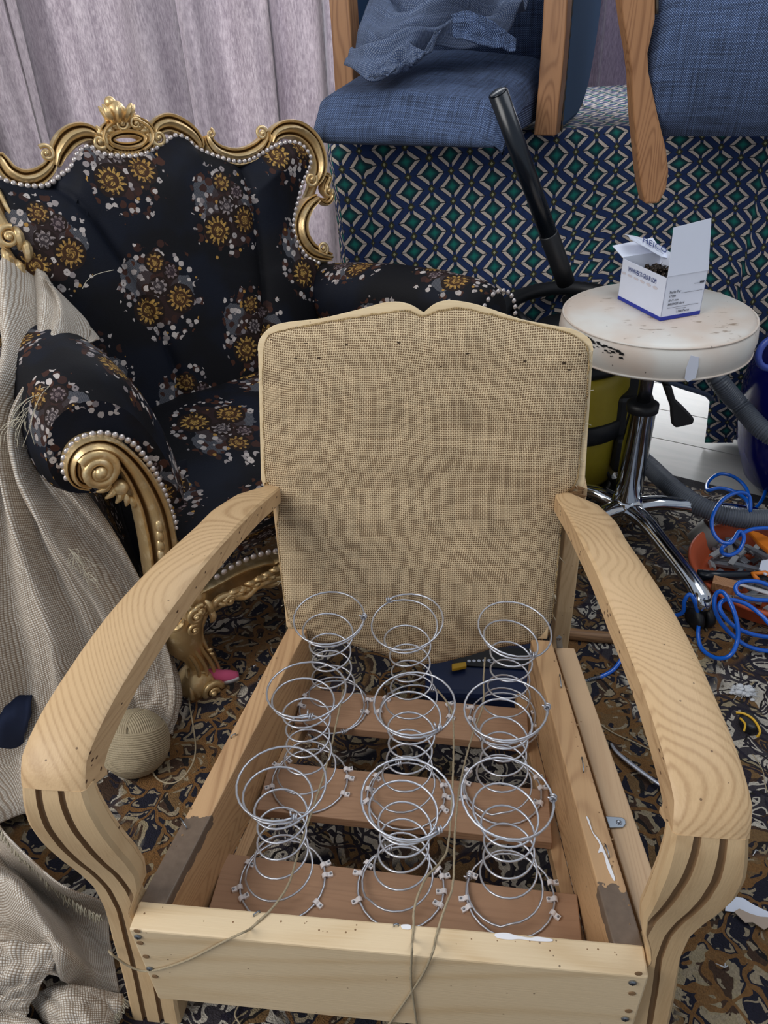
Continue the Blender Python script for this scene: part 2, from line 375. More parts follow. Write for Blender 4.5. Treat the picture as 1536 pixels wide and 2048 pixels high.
def _brocade():
    g = G('floral_brocade', .7); uv = g.co('UV'); g.set('Specular IOR Level', .22)
    A, B = .175, .235
    wz = g.noise(uv, 30, 2, out=1); wv = g.vm('SUBTRACT', wz, (.5, .5, .5)); uw = g.vm('ADD', uv, g.scale(wv, .006))
    x, y, _ = g.sep(uw)
    qx = g.m('DIVIDE', x, A); ix = g.m('FLOOR', qx); odd = g.m('MULTIPLY', g.m('FLOORED_MODULO', ix, 2.0), .5)
    qy = g.m('ADD', g.m('DIVIDE', y, B), odd)
    lx = g.m('MULTIPLY', g.m('SUBTRACT', g.m('FRACT', qx), .5), A); ly = g.m('MULTIPLY', g.m('SUBTRACT', g.m('FRACT', qy), .5), B)
    def ell(cx, cy, rx, ry, amp=.25, f=40):
        a = g.m('DIVIDE', g.m('SUBTRACT', lx, cx), rx); b = g.m('DIVIDE', g.m('SUBTRACT', ly, cy), ry)
        d = g.m('SQRT', g.m('ADD', g.m('MULTIPLY', a, a), g.m('MULTIPLY', b, b)))
        return g.m('ADD', d, g.m('MULTIPLY', g.m('SUBTRACT', g.noise(uv, f, 3), .5), amp * 2))
    base = g.mix(g.step(g.noise(uv, 7, 3), .42, .6), lin((13, 13, 18)), lin((15, 20, 33)))
    col = base
    tx, ty, _ = g.sep(uv)
    hat = g.m('MULTIPLY', g.m('SINE', g.m('MULTIPLY', tx, 1900)), g.m('SINE', g.m('MULTIPLY', ty, 1900)))
    hcol = g.mix(g.step(hat, -.2, .3), lin((60, 62, 70)), lin((92, 92, 96)))
    for e in ((-.035, .03, .035, .042), (.045, -.005, .028, .034)):
        col = g.mix(g.lt(ell(*e, .3, 60), .8), col, hcol)
    inb = g.lt(ell(0, -.005, .086, .104, .32), .9)
    v = g.vor(uv, 62); rr = g.sep(v[1])
    br = g.m('MULTIPLY', g.m('MULTIPLY', g.lt(v[0], .5), g.lt(rr[0], .5)), inb)
    col = g.mix(br, col, g.mix(rr[1], lin((72, 42, 30)), lin((50, 32, 30))))
    und = g.lt(ell(0, -.01, .05, .062, .3), .9); col = g.mix(g.m('MULTIPLY', und, .7), col, lin((52, 34, 30)))
    v2 = g.vor(uv, 74); r2 = g.sep(v2[1]); ring = g.m('ABSOLUTE', g.m('SUBTRACT', g.m('ADD', v2[0], g.m('MULTIPLY', g.m('SUBTRACT', g.noise(uv, 260, 1), .5), .22)), .24))
    pet = g.m('MULTIPLY', g.m('MULTIPLY', g.lt(ring, .17), g.m('GREATER_THAN', r2[0], .36)), inb)
    col = g.mix(pet, col, g.mix(r2[1], lin((196, 186, 180)), lin((120, 112, 114))))
    yb = g.m('MULTIPLY', g.m('MULTIPLY', g.lt(v2[0], .25), g.lt(r2[0], .16)), inb)
    col = g.mix(yb, col, lin((168, 128, 66)))
    def flower(cx, cy, rad, n, ca, cb):
        nonlocal col
        a = g.m('SUBTRACT', lx, cx); b = g.m('SUBTRACT', ly, cy)
        r = g.m('DIVIDE', g.m('SQRT', g.m('ADD', g.m('MULTIPLY', a, a), g.m('MULTIPLY', b, b))), rad)
        th = g.m('ARCTAN2', b, a); c = g.m('COSINE', g.m('MULTIPLY', th, n * 1.0))
        lim = g.m('ADD', g.m('MULTIPLY_ADD', g.m('ABSOLUTE', c), .45, .5), g.m('MULTIPLY', g.m('SUBTRACT', g.noise(uv, 190, 1), .5), .5))
        col = g.mix(g.lt(r, 1.12), col, lin((34, 22, 18)))
        col = g.mix(g.lt(r, lim), col, g.mix(g.step(g.noise(uv, 150, 2), .38, .6), lin(cb), lin(ca)))
        ringd = g.m('ABSOLUTE', g.m('SUBTRACT', r, .45)); col = g.mix(g.lt(ringd, .09), col, lin(cb))
        sp = g.m('ABSOLUTE', g.m('SINE', g.m('ADD', g.m('MULTIPLY', r, 16.0), g.m('MULTIPLY', th, 3.0))))
        col = g.mix(g.m('MULTIPLY', g.lt(r, .4), g.lt(sp, .45)), col, lin(cb))
    flower(-.030, -.032, .027, 7, (184, 146, 78), (66, 42, 24)); flower(.034, -.022, .025, 7, (172, 134, 72), (66, 42, 24))
    flower(.004, .052, .018, 5, (170, 134, 74), (66, 40, 22)); flower(.0, .008, .017, 4, (150, 138, 136), (56, 48, 50)); flower(.03, .03, .014, 4, (128, 112, 112), (52, 40, 44))
    g.bump(g.noise(uv, 500, 2), .0006, .5)
    return g.done(col)
M_BROCADE = _brocade()
def _geo():
    g = G('teal_geometric_weave', .85); uv = g.co('UV'); A, B = .101, .0590
    wv = g.vm('SUBTRACT', g.noise(uv, 6, 2, out=1), (.5, .5, .5)); p = g.vm('ADD', uv, g.scale(wv, .016)); p = g.map(p, rot=(0, 0, R(4)))
    x, y, _ = g.sep(p)
    qx = g.m('DIVIDE', x, A); qy = g.m('DIVIDE', y, B)
    def fold(o):
        a = g.m('MULTIPLY', g.m('SUBTRACT', g.m('FRACT', g.m('ADD', qx, o)), .5), A); b = g.m('MULTIPLY', g.m('SUBTRACT', g.m('FRACT', g.m('ADD', qy, o)), .5), B)
        ax, ay = g.m('ABSOLUTE', a), g.m('ABSOLUTE', b); return ax, ay, g.m('ADD', g.m('DIVIDE', ax, .0325), g.m('DIVIDE', ay, .0262))
    a1, b1, d1 = fold(0.0); a2, b2, d2 = fold(.5)
    use = g.lt(d1, d2)
    pick = lambda u, v: g.m('ADD', g.m('MULTIPLY', use, u), g.m('MULTIPLY', g.m('SUBTRACT', 1.0, use), v))
    ax, ay, d = pick(a1, a2), pick(b1, b2), g.m('MINIMUM', d1, d2)
    n = g.noise(uv, 90, 3)
    navy = g.mix(n, lin((16, 36, 80)), lin((38, 64, 118)))
    cream = g.mix(n, lin((230, 217, 204)), lin((202, 190, 180)))
    teal = g.mix(g.step(d, .55, .0), lin((8, 52, 66)), lin((16, 128, 116)))
    col = navy
    bar = g.m('MULTIPLY', g.m('MULTIPLY', g.m('GREATER_THAN', d, .67), g.lt(d, .99)), g.m('GREATER_THAN', ax, .0042))
    col = g.mix(g.lt(g.m('ABSOLUTE', g.m('SUBTRACT', d, 1.01)), .035), col, lin((10, 14, 28)))
    col = g.mix(bar, col, cream)
    col = g.mix(g.m('MULTIPLY', bar, g.lt(ay, .0009)), col, lin((20, 22, 34)))
    col = g.mix(g.lt(d, .67), col, lin((12, 16, 26))); col = g.mix(g.lt(d, .61), col, teal)
    # small gilt lozenges in the gaps
    e1 = g.m('ADD', g.m('MINIMUM', a1, 1.0), g.m('MINIMUM', b2, 1.0))
    gold = g.lt(e1, .0090)
    e2 = g.m('ADD', a2, b1); gold = g.m('MAXIMUM', gold, g.lt(e2, .0090)); em = g.m('MINIMUM', e1, e2)
    col = g.mix(gold, col, lin((62, 62, 42))); col = g.mix(g.lt(em, .0035), col, lin((176, 176, 130)))
    g.bump(g.m('MULTIPLY_ADD', bar, .7, g.m('MULTIPLY', g.noise(uv, 600, 2), .4)), .0008, .7)
    return g.done(col)
M_GEO = _geo()
def _rug():
    g = G('persian_rug_pile', 1.0); o = g.co('Object')
    w1 = g.scale(g.vm('SUBTRACT', g.noise(o, 5.5, 2, out=1), (.5, .5, .5)), .16)
    w2 = g.scale(g.vm('SUBTRACT', g.noise(o, 45, 2, out=1), (.5, .5, .5)), .016)
    p = g.vm('ADD', g.vm('ADD', o, w1), w2)
    v = g.vor(p, 6.2); d = v[0]; r = g.sep(v[1])
    t = g.m('FRACT', g.m('ADD', g.m('MULTIPLY', d, 2.1), r[0]))
    navy, black, ochre, brown, cream, tan = map(lin, ((22, 22, 38), (24, 18, 18), (116, 88, 54), (66, 46, 32), (188, 180, 166), (150, 136, 108)))
    c1 = g.ramp(t, [(0, cream), (.2, navy), (.27, tan), (.36, black), (.42, ochre), (.6, brown), (.68, cream), (.86, black), (.92, cream)], 'CONSTANT')
    c2 = g.ramp(t, [(0, navy), (.22, ochre), (.4, black), (.5, brown), (.66, tan), (.76, navy)], 'CONSTANT')
    zone = g.step(g.noise(o, 3.1, 2), .50, .53)
    col = g.mix(zone, c2, c1)
    # curling stems
    q = g.vm('ADD', o, g.scale(g.vm('SUBTRACT', g.noise(o, 13, 2, out=1), (.5, .5, .5)), .09))
    s = g.vor(q, 19, 'DISTANCE_TO_EDGE')[0]
    col = g.mix(g.m('MULTIPLY', g.lt(s, .06), .95), col, g.mix(zone, lin((120, 84, 44)), lin((30, 24, 40))))
    dash = g.m('MULTIPLY', g.lt(g.m('ABSOLUTE', g.m('SUBTRACT', s, .16)), .05), g.lt(g.noise(o, 75, 1), .5))
    col = g.mix(dash, col, g.mix(zone, lin((150, 136, 112)), lin((36, 30, 40))))
    # straight border bands towards the far edge of the rug (rug-local x)
    x, y, z = g.sep(o)
    n = g.noise(o, 260, 3)
    hs = g.node('ShaderNodeHueSaturation'); g.put(hs.inputs['Color'], col); g.put(hs.inputs['Value'], g.m('MULTIPLY_ADD', n, .9, .5))
    bd = g.m('GREATER_THAN', y, -.035); col = g.mix(bd, hs.outputs[0], lin((18, 17, 26)))
    g.bump(g.m('ADD', g.noise(o, 420, 2), g.m('MULTIPLY', g.noise(o, 60, 2), .6)), .004, 1.0)
    return g.done(col)
M_RUG = _rug()
def _laminate():
    g = G('grey_laminate', .3); o = g.co('Object')
    n = g.noise(g.map(o, sc=(.12, 1, 1)), 26, 4, .6, .4)
    g.bump(n, .0004, .4)
    return g.done(g.mix(n, lin((150, 152, 150)), lin((190, 190, 184))))
M_LAM = _laminate()
def _curtain(name, a, b, tr=.45):
    g = G(name, .75); uv = g.co('UV')
    n = g.noise(g.map(uv, sc=(1, .22, 1)), 190, 3, .7); n2 = g.noise(g.map(uv, sc=(1, .12, 1)), 24, 3)
    col = g.mix(g.step(g.m('ADD', g.m('MULTIPLY', n, .7), g.m('MULTIPLY', n2, .3)), .3, .7), lin(a), lin(b))
    g.set('Sheen Weight', .3)
    g.bump(n, .0008, .6); g.set('Base Color', col)
    t = g.node('ShaderNodeBsdfTranslucent'); g.put(t.inputs[0], col)
    mx = g.node('ShaderNodeMixShader'); mx.inputs[0].default_value = tr
    out = g.nt.nodes['Material Output']; g.nt.links.new(g.b.outputs[0], mx.inputs[1]); g.nt.links.new(t.outputs[0], mx.inputs[2]); g.nt.links.new(mx.outputs[0], out.inputs[0])
    return g.mat
M_CURTAIN = _curtain('lilac_curtain', (160, 151, 158), (206, 199, 202))
M_CURTAIN2 = _curtain('mauve_curtain', (110, 100, 116), (150, 140, 154), .3)
def _stooltop():
    g = G('worn_cream_vinyl', .45); o = g.co('Object'); x, y, z = g.sep(o)
    col = g.mix(g.step(g.noise(o, 6, 3), .35, .65), lin((226, 224, 218)), lin((216, 200, 186)))
    st = g.m('MULTIPLY', g.step(g.noise(g.map(o, rot=(0, 0, .6), sc=(1, 3, 1)), 22, 4, .6), .60, .66), g.step(g.noise(o, 5, 1), .48, .55))
    top = g.m('GREATER_THAN', z, -.001)
    col = g.mix(g.m('MULTIPLY', g.m('MULTIPLY', st, top), .75), col, lin((138, 116, 96)))
    v = g.vor(g.map(o, sc=(1, 1, .7)), 55); col = g.mix(g.m('MULTIPLY', g.m('MULTIPLY', g.lt(v[0], .07), g.lt(g.sep(v[1])[0], .35)), .8), col, lin((96, 88, 80)))
    g.bump(g.noise(o, 700, 2), .0004, .4)
    return g.done(col)
M_VINYL = _stooltop()
# =================================================================== SETTING
ANG = math.atan2(1.635 - 1.795, .990 - .736)            # direction of the rug's far edge
RUGO = V((.736, 1.795, 0))
fl = MB().box((-2.8, -.8, -.06), (3.2, 3.6, -.012)).build('floor', M_LAM, fix=True, smooth=False); struct(fl)
Mf = Matrix.Translation(RUGO) @ Matrix.Rotation(ANG, 4, 'Z')
k = 0
base_plank = None
for i in range(-2, 9):
    y0 = .02 + i * .192 - .2
    off = (i % 3) * .42
    for j in range(-2, 3):
        x0 = -1.1 + j * 1.28 + off
        cpt = Mf @ V((x0 + .64, y0 + .09, 0))
        if not (-1.2 < cpt.x < 2.6 and 1.0 < cpt.y < 3.5): continue
        if base_plank is None:
            base_plank = MB().box((0, 0, -.012), (1.277, .190, 0)).build('plank', M_LAM, fl, world=False, smooth=False, bevel=.0012); o = base_plank
        else:
            o = bpy.data.objects.new('plank', base_plank.data); C.objects.link(o); o.parent = fl
            b = o.modifiers.new('bevel', 'BEVEL'); b.width = .0012; b.segments = 1
        o.matrix_local = Mf @ Matrix.Translation((x0, y0, 0))
# rug: thick pile slab with an uneven bound edge
mb = MB()
NX, NY = 90, 90
def rugz(x, y): return .004 + .0015 * noise.noise(V((x * 9, y * 9, 0)))
rows = []
for j in range(NY + 1):
    y = -2.9 + 2.9 * j / NY
    rows.append([V((-2.2 + 3.9 * i / NX, y + (.006 * noise.noise(V((i * .7, 0, 1))) if j == NY else 0), rugz(-2.2 + 3.9 * i / NX, y) + .003)) for i in range(NX + 1)])
mb.grid(rows)
edge = rows[-1]; mb.grid([edge, [V((p.x, p.y + .004, -.0005)) for p in edge]])
rug = mb.build('rug', M_RUG, None, fix=True)
rug.matrix_world = Mf
tag(rug, 'patterned navy, cream and ochre carpet covering the floor under the chairs', 'rug')
# back wall with a window opening, window frame, pane
WY = 3.25
mb = MB(); mb.box((-2.95, WY, 0), (-1.25, WY + .15, 2.6)); mb.box((1.75, WY, 0), (3.2, WY + .15, 2.6)); mb.box((-1.25, WY, 2.25), (1.75, WY + .15, 2.6))
struct(mb.build('wall_back', M_WALL, smooth=False))
struct(MB().box((-2.95, -.8, 0), (-2.8, WY, 2.6)).build('wall_left', M_WALL, smooth=False)); struct(MB().box((3.05, -.8, 0), (3.2, WY, 2.6)).build('wall_right', M_WALL, smooth=False))
wn = MB()
for (a, b, c, d) in ((-1.25, .0, -1.18, 2.25), (1.68, .0, 1.75, 2.25), (-1.25, 2.18, 1.75, 2.25), (-1.25, 0, 1.75, .07), (.2, 0, .28, 2.25)):
    wn.box((a, WY + .03, b), (c, WY + .09, d))
wf = wn.build('window_1', M_FRAMEW, smooth=False, bevel=.004); struct(wf)
gl = G('window_pane_glass', .0); gl.set('Transmission Weight', 1.0); gl.set('IOR', 1.45); gl.done((1, 1, 1, 1))
MB().box((-1.18, WY + .055, .07), (1.68, WY + .059, 2.18)).build('pane', gl.mat, wf, smooth=False)
# curtains: sheets of vertical folds
def curtain(name, x0, x1, Y, folds, mat, label, seed, z0=.02, z1=1.75, amp=.05, lean=0):
    n = 150; rows = []
    for j in range(15):
        t = j / 14; z = z0 + (z1 - z0) * t; row = []
        for i in range(n + 1):
            u = i / n; x = x0 + (x1 - x0) * u
            ph = lerp_tab(folds, x)
            a = amp * (1.15 - .35 * t)
            d = a * math.sin(ph) + .35 * a * math.sin(ph * 2.3 + seed) + .012 * noise.noise(V((x * 14 + seed, z * 1.2, seed)))
            row.append(V((x + .018 * math.sin(ph * 1.0 + 1.2) + lean * (1 - t) + .02 * noise.noise(V((x * 3, z, seed))), Y - d, z)))
        rows.append(row)
    mb = MB().grid(rows); o = mb.build(name, mat, None, fix=False, solid=.002)
    return tag(o, label, 'curtain')
# fold phase tables (x -> phase): wide flat bays and tight gathers as in the photo
curtain('curtain', -1.75, -1.02, 2.80, [(-1.75, 0), (-1.3, 7), (-1.1, 12), (-1.02, 15)], M_CURTAIN, 'leftmost lilac curtain length, bright at the left edge of the photo', 1.3)
curtain('curtain', -1.06, -.53, 2.72, [(-1.06, -1), (-.98, 2.5), (-.9, 4.5), (-.62, 8.2), (-.53, 9.6)], M_CURTAIN, 'broad lilac curtain length hanging behind the crest of the gilded armchair', 2.1)
curtain('curtain', -.57, -.05, 2.78, [(-.57, 0), (-.46, 3.6), (-.3, 7.6), (-.23, 11), (-.12, 14.5), (-.05, 18)], M_CURTAIN, 'lilac curtain length in tight folds left of the blue chair with the loose cloth', .4, amp=.04)
curtain('curtain', .55, 1.5, 3.05, [(.55, 0), (1.5, 30)], M_CURTAIN2, 'dark mauve curtain glimpsed between the two blue chairs', 3.3, z0=.62, amp=.035)
# table under the teal cloth
TZ = .838; TY = 1.985
tb = thing('table', 'table hidden under the teal geometric cloth, carrying the blue chairs', 'table', (.85, 2.4, 0))
MB().box((-.06, TY + .03, TZ - .05), (1.9, TY + .92, TZ - .012)).build('tabletop', M_STICK, tb, smooth=False, bevel=.004)
for x in (-.02, 1.8):
    for y in (TY + .07, TY + .84):
        MB().box((x, y, .0), (x + .06, y + .06, TZ - .05)).build('leg', M_STICK, tb, smooth=False, bevel=.003)
# teal cloth: top, rounded front edge, hanging front with a ragged lifted hem
rows = []; NXC = 130
prof = []
for k in range(9): prof.append(('top', k / 8))
for k in range(1, 7): prof.append(('arc', k / 6))
for k in range(1, 31): prof.append(('drop', k / 30))
def hem(x):
    return lerp_tab([(-.1, .02), (.45, .03), (.6, .235), (.68, .238), (.80, .215), (.90, .16), (.945, .12), (.965, .03), (1.0, .012), (1.1, .012), (2.0, .012)], x)
for kind, t in prof:
    row = []
    for i in range(NXC + 1):
        x = -.085 + 2.0 * i / NXC
        wob = .012 * math.sin(x * 9 + 1) + .016 * noise.noise(V((x * 4, 0, 5)))
        if kind == 'top': p = V((x, TY + .9 - (.9 - .03) * t, TZ - .004 + .004 * noise.noise(V((x * 6, t * 6, 0)))))
        elif kind == 'arc':
            a = t * PI / 2; p = V((x, TY + .03 - .034 * math.sin(a), TZ - .036 + .034 * math.cos(a)))
        else:
            z0 = TZ - .036; z = z0 + (hem(x) - z0) * t
            flare = .05 * t * t
            p = V((x, TY - .004 - flare - wob * t * 1.6 - .012 * t * math.sin(x * 21 + t * 3), z))
            p.x += .01 * t * math.sin(x * 30)
            if x < 0: p.x += .02 * math.sin(t * 5)
        row.append(p)
    rows.append(row)
mb = MB().grid(rows)
# left side fall
side = []
for kk in range(9, len(rows)):
    t = (kk - 9) / (len(rows) - 10); p = rows[kk][0]
    side.append([p] + [V((p.x - .012 * math.sin(s * 6 + t * 4) - .02 * t, p.y + s * .75, p.z)) for s in (j / 10 for j in range(1, 11))])
mb.grid(side)
clo = mb.build('table_cover', M_GEO, None, fix=False, solid=.003)
tag(clo, 'teal, navy and cream geometric cloth hanging over the table behind the stool', 'cloth')
# bluish selvedge strip along the hem, and a turned-back flap
hm = [rows[-1][i] + V((0, -.006, .004)) for i in range(int(NXC * .34), NXC)]
MB().tube(hm, .007, 6).build('selvedge', plain('blue_grey_selvedge', (96, 108, 132), .95, sc=300), clo)
fl2 = []
for j in range(7):
    t = j / 6; fl2.append([at_y(1420 + 55 * s - 10 * t, 800 + 85 * t + 14 * s * (1 - t), 1.93 - .02 * math.sin(s * 3)) for s in (i / 6 for i in range(7))])
MB().grid(fl2).build('turned_back_corner', M_GEO, clo, solid=.002)
# =================================================================== THE BARE CHAIR FRAME
chair = thing('armchair_frame', 'stripped pale wooden armchair frame with burlap back and bare coil springs', 'chair', (-.026, .4455, 0), math.atan2(-.132, .991))
CI = inv_of(chair); CR3 = CI.to_3x3()
def cbuild(mb, name, mat, parent=chair, **k): return mb.build(name, mat, parent, world=False, **k)
def cplane(x, y, p, n):                                   # photo pixel on a plane stated in chair space
    W = CI.inverted(); return CI @ on_plane(x, y, W @ V(p), (W.to_3x3() @ V(n)))
def cz(x, y, z): return CI @ at_z(x, y, z)
# front rail
mb = MB(); mb.box((-.290, -.012, .072), (.290, .022, .240)); front_rail = cbuild(mb, 'front_rail', M_RAILF, bevel=.0025, smooth=False)
# side rails taper inwards to the back
for s, xb in ((-1, .213), (1, .224)):
    mb = MB(); n = 10; rows = []
    for i in range(n + 1):
        t = i / n; y = .021 + (.500 - .021) * t; xo = (.290 + (xb - .290) * t) * s; th = .033 * s
        zt = .2395 + .001 * noise.noise(V((t * 5, s, 0))); zb = .112
        rows.append([V(p) for p in ((xo, y, zb), (xo, y, zt), (xo - th, y, zt), (xo - th, y, zb))])
    mb.grid(rows, closed=True, caps=True); cbuild(mb, 'side_rail', M_RAILS, bevel=.002, smooth=False)
    # ledge strip that carries the slats
    mb = MB(); a, b = rows[0], rows[-1]; q = .0
    mb.prism([(a[2].x, .023, .085), (a[2].x - .018 * s, .023, .085), (b[2].x - .018 * s, .5, .085), (b[2].x, .5, .085)] if s > 0 else [(a[2].x, .5 - .477, .085), (b[2].x, .5, .085), (b[2].x - .018 * s, .5, .085), (a[2].x - .018 * s, .023, .085)], (0, 0, .0265))
    cbuild(mb, 'ledge_strip', M_RAILS, smooth=False, bevel=.001)
# outer rail outside the right side rail
mb = MB(); mb.prism([(.294, .045, .13), (.328, .06, .13), (.262, .50, .13), (.230, .50, .13)], (0, 0, .095)); cbuild(mb, 'outer_rail', M_RAILO, smooth=False, bevel=.002)
# slats
def halfw(y): return .290 - .033 - (y - .021) / .479 * (.290 - .218) - .0005
SL = [(.023, .150, -.004, .0), (.222, .308, -.012, .008), (.386, .462, -.006, .002)]
for y0, y1, dl, dr in SL:
    mb = MB(); n = 12; rows = []
    for i in range(n + 1):
        t = i / n; hl, hr = halfw((y0 + y1) / 2 + .04), halfw((y0 + y1) / 2 + .04); x = -hl + (hl + hr) * t; k = (1 - t) * .006 - t * .012
        w1 = .0012 * noise.noise(V((x * 9, y0 * 50, 0)))
        ya, yb = (y0 + (k if y0 > .1 else 0) + w1), (y1 + k + w1)
        rows.append([V(p) for p in ((x, ya, .1125), (x, yb, .1125), (x, yb, .130), (x, ya, .130))])
    mb.grid(rows, closed=True, caps=True); sl_ = cbuild(mb, 'slat', M_SLAT, smooth=False, bevel=.0015)
# arms and legs: one S-shaped path per side
OUT = [(.60, .240), (.576, .246), (.53, .276), (.46, .288), (.40, .290), (.27, .306), (.18, .317), (.10, .326), (.04, .334), (0, .338), (-.02, .335), (-.03, .333)]
INN = [(.60, .214), (.546, .217), (.43, .226), (.32, .236), (.22, .243), (.15, .251), (.08, .260), (.04, .265), (0, .270), (-.02, .268), (-.03, .267)]
ARMC = [(.60, .466), (.53, .487), (.48, .502), (.42, .517), (.34, .533), (.26, .547), (.19, .5535), (.13, .5535), (.08, .549), (.045, .543), (.018, .535), (.0, .526), (-.012, .516), (-.0195, .505)]
LEGC = [(-.0195, .505), (-.0245, .485), (-.025, .455), (-.021, .42), (-.014, .38), (-.005, .34), (.001, .30), (.003, .26), (.003, .22), (.001, .16), (-.004, .10), (-.010, .05), (-.014, .0)]
LO = [(0, .342), (.06, .338), (.12, .336), (.18, .333), (.25, .325), (.30, .327), (.36, .338), (.41, .344), (.45, .343), (.49, .337), (.505, .335)]
LIR = [(0, .272), (.1, .266), (.2, .275), (.235, .2915), (.246, .2915), (.27, .286), (.30, .276), (.34, .270), (.42, .267), (.47, .267), (.505, .2675)]
LIL = [(0, .272), (.1, .266), (.2, .275), (.235, .2915), (.246, .2915), (.27, .281), (.30, .267), (.34, .258), (.38, .255), (.42, .258), (.47, .262), (.505, .2675)]
def sweep_section(c, tan, xo, xi, th, s, kind, us):
    """cross-section ring around the path point c=(y,z); us: list of (u, depth)"""
    ty, tz = tan; ny, nz = tz, -ty                       # outward normal of the face
    pts = []
    for u, d in us:
        x = s * (xo + (xi - xo) * u); pts.append(V((x, c[0] - ny * d, c[1] - nz * d)))
    for u in (1, 0):
        x = s * (xo + (xi - xo) * u); pts.append(V((x, c[0] - ny * th, c[1] - nz * th)))
    return pts
def tangent(P, i):
    a, b = P[max(i - 1, 0)], P[min(i + 1, len(P) - 1)]; d = V((b[0] - a[0], b[1] - a[1])); d.normalize(); return d.x, d.y
for s in (-1, 1):
    P = cat(ARMC, 5); rows = []
    for i, c in enumerate(P):
        ty, tz = tangent(P, i); xo, xi = lerp_tab(OUT[::-1], c[0]), lerp_tab(INN[::-1], c[0])
        th = lerp_tab([(-.02, .046), (.02, .036), (.1, .030), (.58, .026)], c[0])
        bev = .0035
        us = [(-.0, .012), (.02, bev), (.09, .0006), (.3, -.001), (.6, -.001), (.93, .0008), (.985, bev)]
        rows.append(sweep_section(c, (ty, tz), xo, xi, th, s, 'arm', us)[::-1 if s < 0 else 1])
    mb = MB(); nC = len(rows[0]); 
    # material: faces touching the last two points are the side/underside
    cm = [0] * nC
    if s > 0: cm[-3] = 1; cm[-2] = 1; cm[-1] = 0
    else: cm[0] = 1; cm[1] = 1; cm[-1] = 0
    mb.grid(rows, closed=True, caps=True, colmat=cm)
    cbuild(mb, 'arm', [M_ARM, M_ARMSIDE], bevel=0, angle=32)
    # leg with two flutes
    LI = LIL if s < 0 else LIR
    P = cat(LEGC, 5); rows = []; fl_ = [.30, .635] if s < 0 else [.35, .67]
    for i, c in enumerate(P):
        ty, tz = tangent(P, i); xo, xi = lerp_tab(LO, c[1]), lerp_tab(LI, c[1])
        us = [(0, .014), (.035, .003), (.09, 0)]
        ref = lerp_tab([(0, .272), (.15, .262), (.25, .258), (.34, .254), (.42, .258), (.505, .2675)], c[1]); kf = (ref - xo) / (xi - xo)
        for fi, fu in enumerate(fl_):
            a_, b_, c_, d__ = [q * kf for q in (fu - .048, fu - .036, fu + .036, fu + .048)]; dp = .0042
            if d__ > .915: dp = 0; a_, b_, c_, d__ = [min(q, .895 + .005 * n_) for n_, q in enumerate((a_, b_, c_, d__))]
            us += [(a_, 0), (b_, dp), (c_, dp), (d__, 0)]
        us += [(.93, 0), (.985, .0035), (1, .02)]
        r = sweep_section(c, (ty, tz), xo, xi, lerp_tab([(0, .036), (.25, .036), (.31, .015), (.505, .017)], c[1]), s, 'leg', us)
        rows.append(r[::-1] if s < 0 else r)
    nC = len(rows[0]); cm = [0] * nC
    L = len(us)
    gi = [3, 4, 5, 7, 8, 9]
    for g_ in gi: cm[(nC - 2 - g_) if s < 0 else g_] = 1
    for g_ in (L - 1, L): cm[(nC - 2 - g_) % nC if s < 0 else g_] = 2
    mb = MB().grid(rows, closed=True, caps=True, colmat=cm)
    cbuild(mb, 'front_leg', [M_LEG, M_GROOVE, M_LEGSIDE], angle=32)
    # stapled tacking strip behind the inner edge of the leg
    tk = []
    for i, c in enumerate(P):
        if c[1] < .285 or c[1] > .485: continue
        xi = lerp_tab(LI, c[1]) + .007; y_ = c[0] + .0155; tk.append([V((s * (xi + .022), y_, c[1])), V((s * (xi - .0), y_, c[1])), V((s * (xi - .0), y_ + .009, c[1])), V((s * (xi + .022), y_ + .009, c[1]))])
    cbuild(MB().grid(tk, closed=True, caps=True), 'tacking_strip', M_LEGSIDE, angle=40, bevel=.001)
# rear legs / supports
for s, x0, x1 in ((-1, -.240, -.212), (1, .240, .268)):
    mb = MB(); rows = []
    for t in (0, .25, .5, .75, 1):
        z = .468 * (1 - t); y = .552 + .050 * (1 - t) + (.05 * max(0, t - .5)); dx = -s * .004 * t
        rows.append([V(p) for p in ((x0 + dx, y, z), (x1 + dx, y, z), (x1 + dx, y + .040, z), (x0 + dx, y + .040, z))])
    mb.grid(rows, closed=True, caps=True); cbuild(mb, 'rear_leg', M_POST, smooth=False, bevel=.002)
# ------------------------------------------------ back frame, reclined 18 degrees
BA = R(18); BP = V((0, .512, .24)); BV = V((0, math.sin(BA), math.cos(BA))); BN = V((0, -math.cos(BA), math.sin(BA)))
def bpx(x, y): q = cplane(x, y, BP, BN) - BP; return (q.x, q.dot(BV))
def bp3(u, t, d=0): return BP + V((u, 0, 0)) + BV * t + BN * d
def bpoly(poly, d0, d1, name, mat, **k):
    mb = MB().prism([bp3(u, t, d1) for u, t in poly], BN * (d0 - d1)); return cbuild(mb, name, mat, **k)
topline = [bpx(*p) for p in cat([(515, 700), (519, 678), (540, 655), (570, 645), (640, 637), (720, 618), (775, 604), (815, 608), (846, 626)], 4)]
topline2 = [bpx(*p) for p in cat([(846, 626), (872, 606), (905, 601), (960, 611), (1040, 638), (1110, 652), (1150, 660), (1180, 678), (1187, 700)], 4)]
tl = topline + topline2[1:]
low = [(u * .93, t - .055) for u, t in tl[::-1]]
bpoly(tl + low, -.024, 0.0, 'crest_rail', M_CREST, smooth=False, bevel=.003)
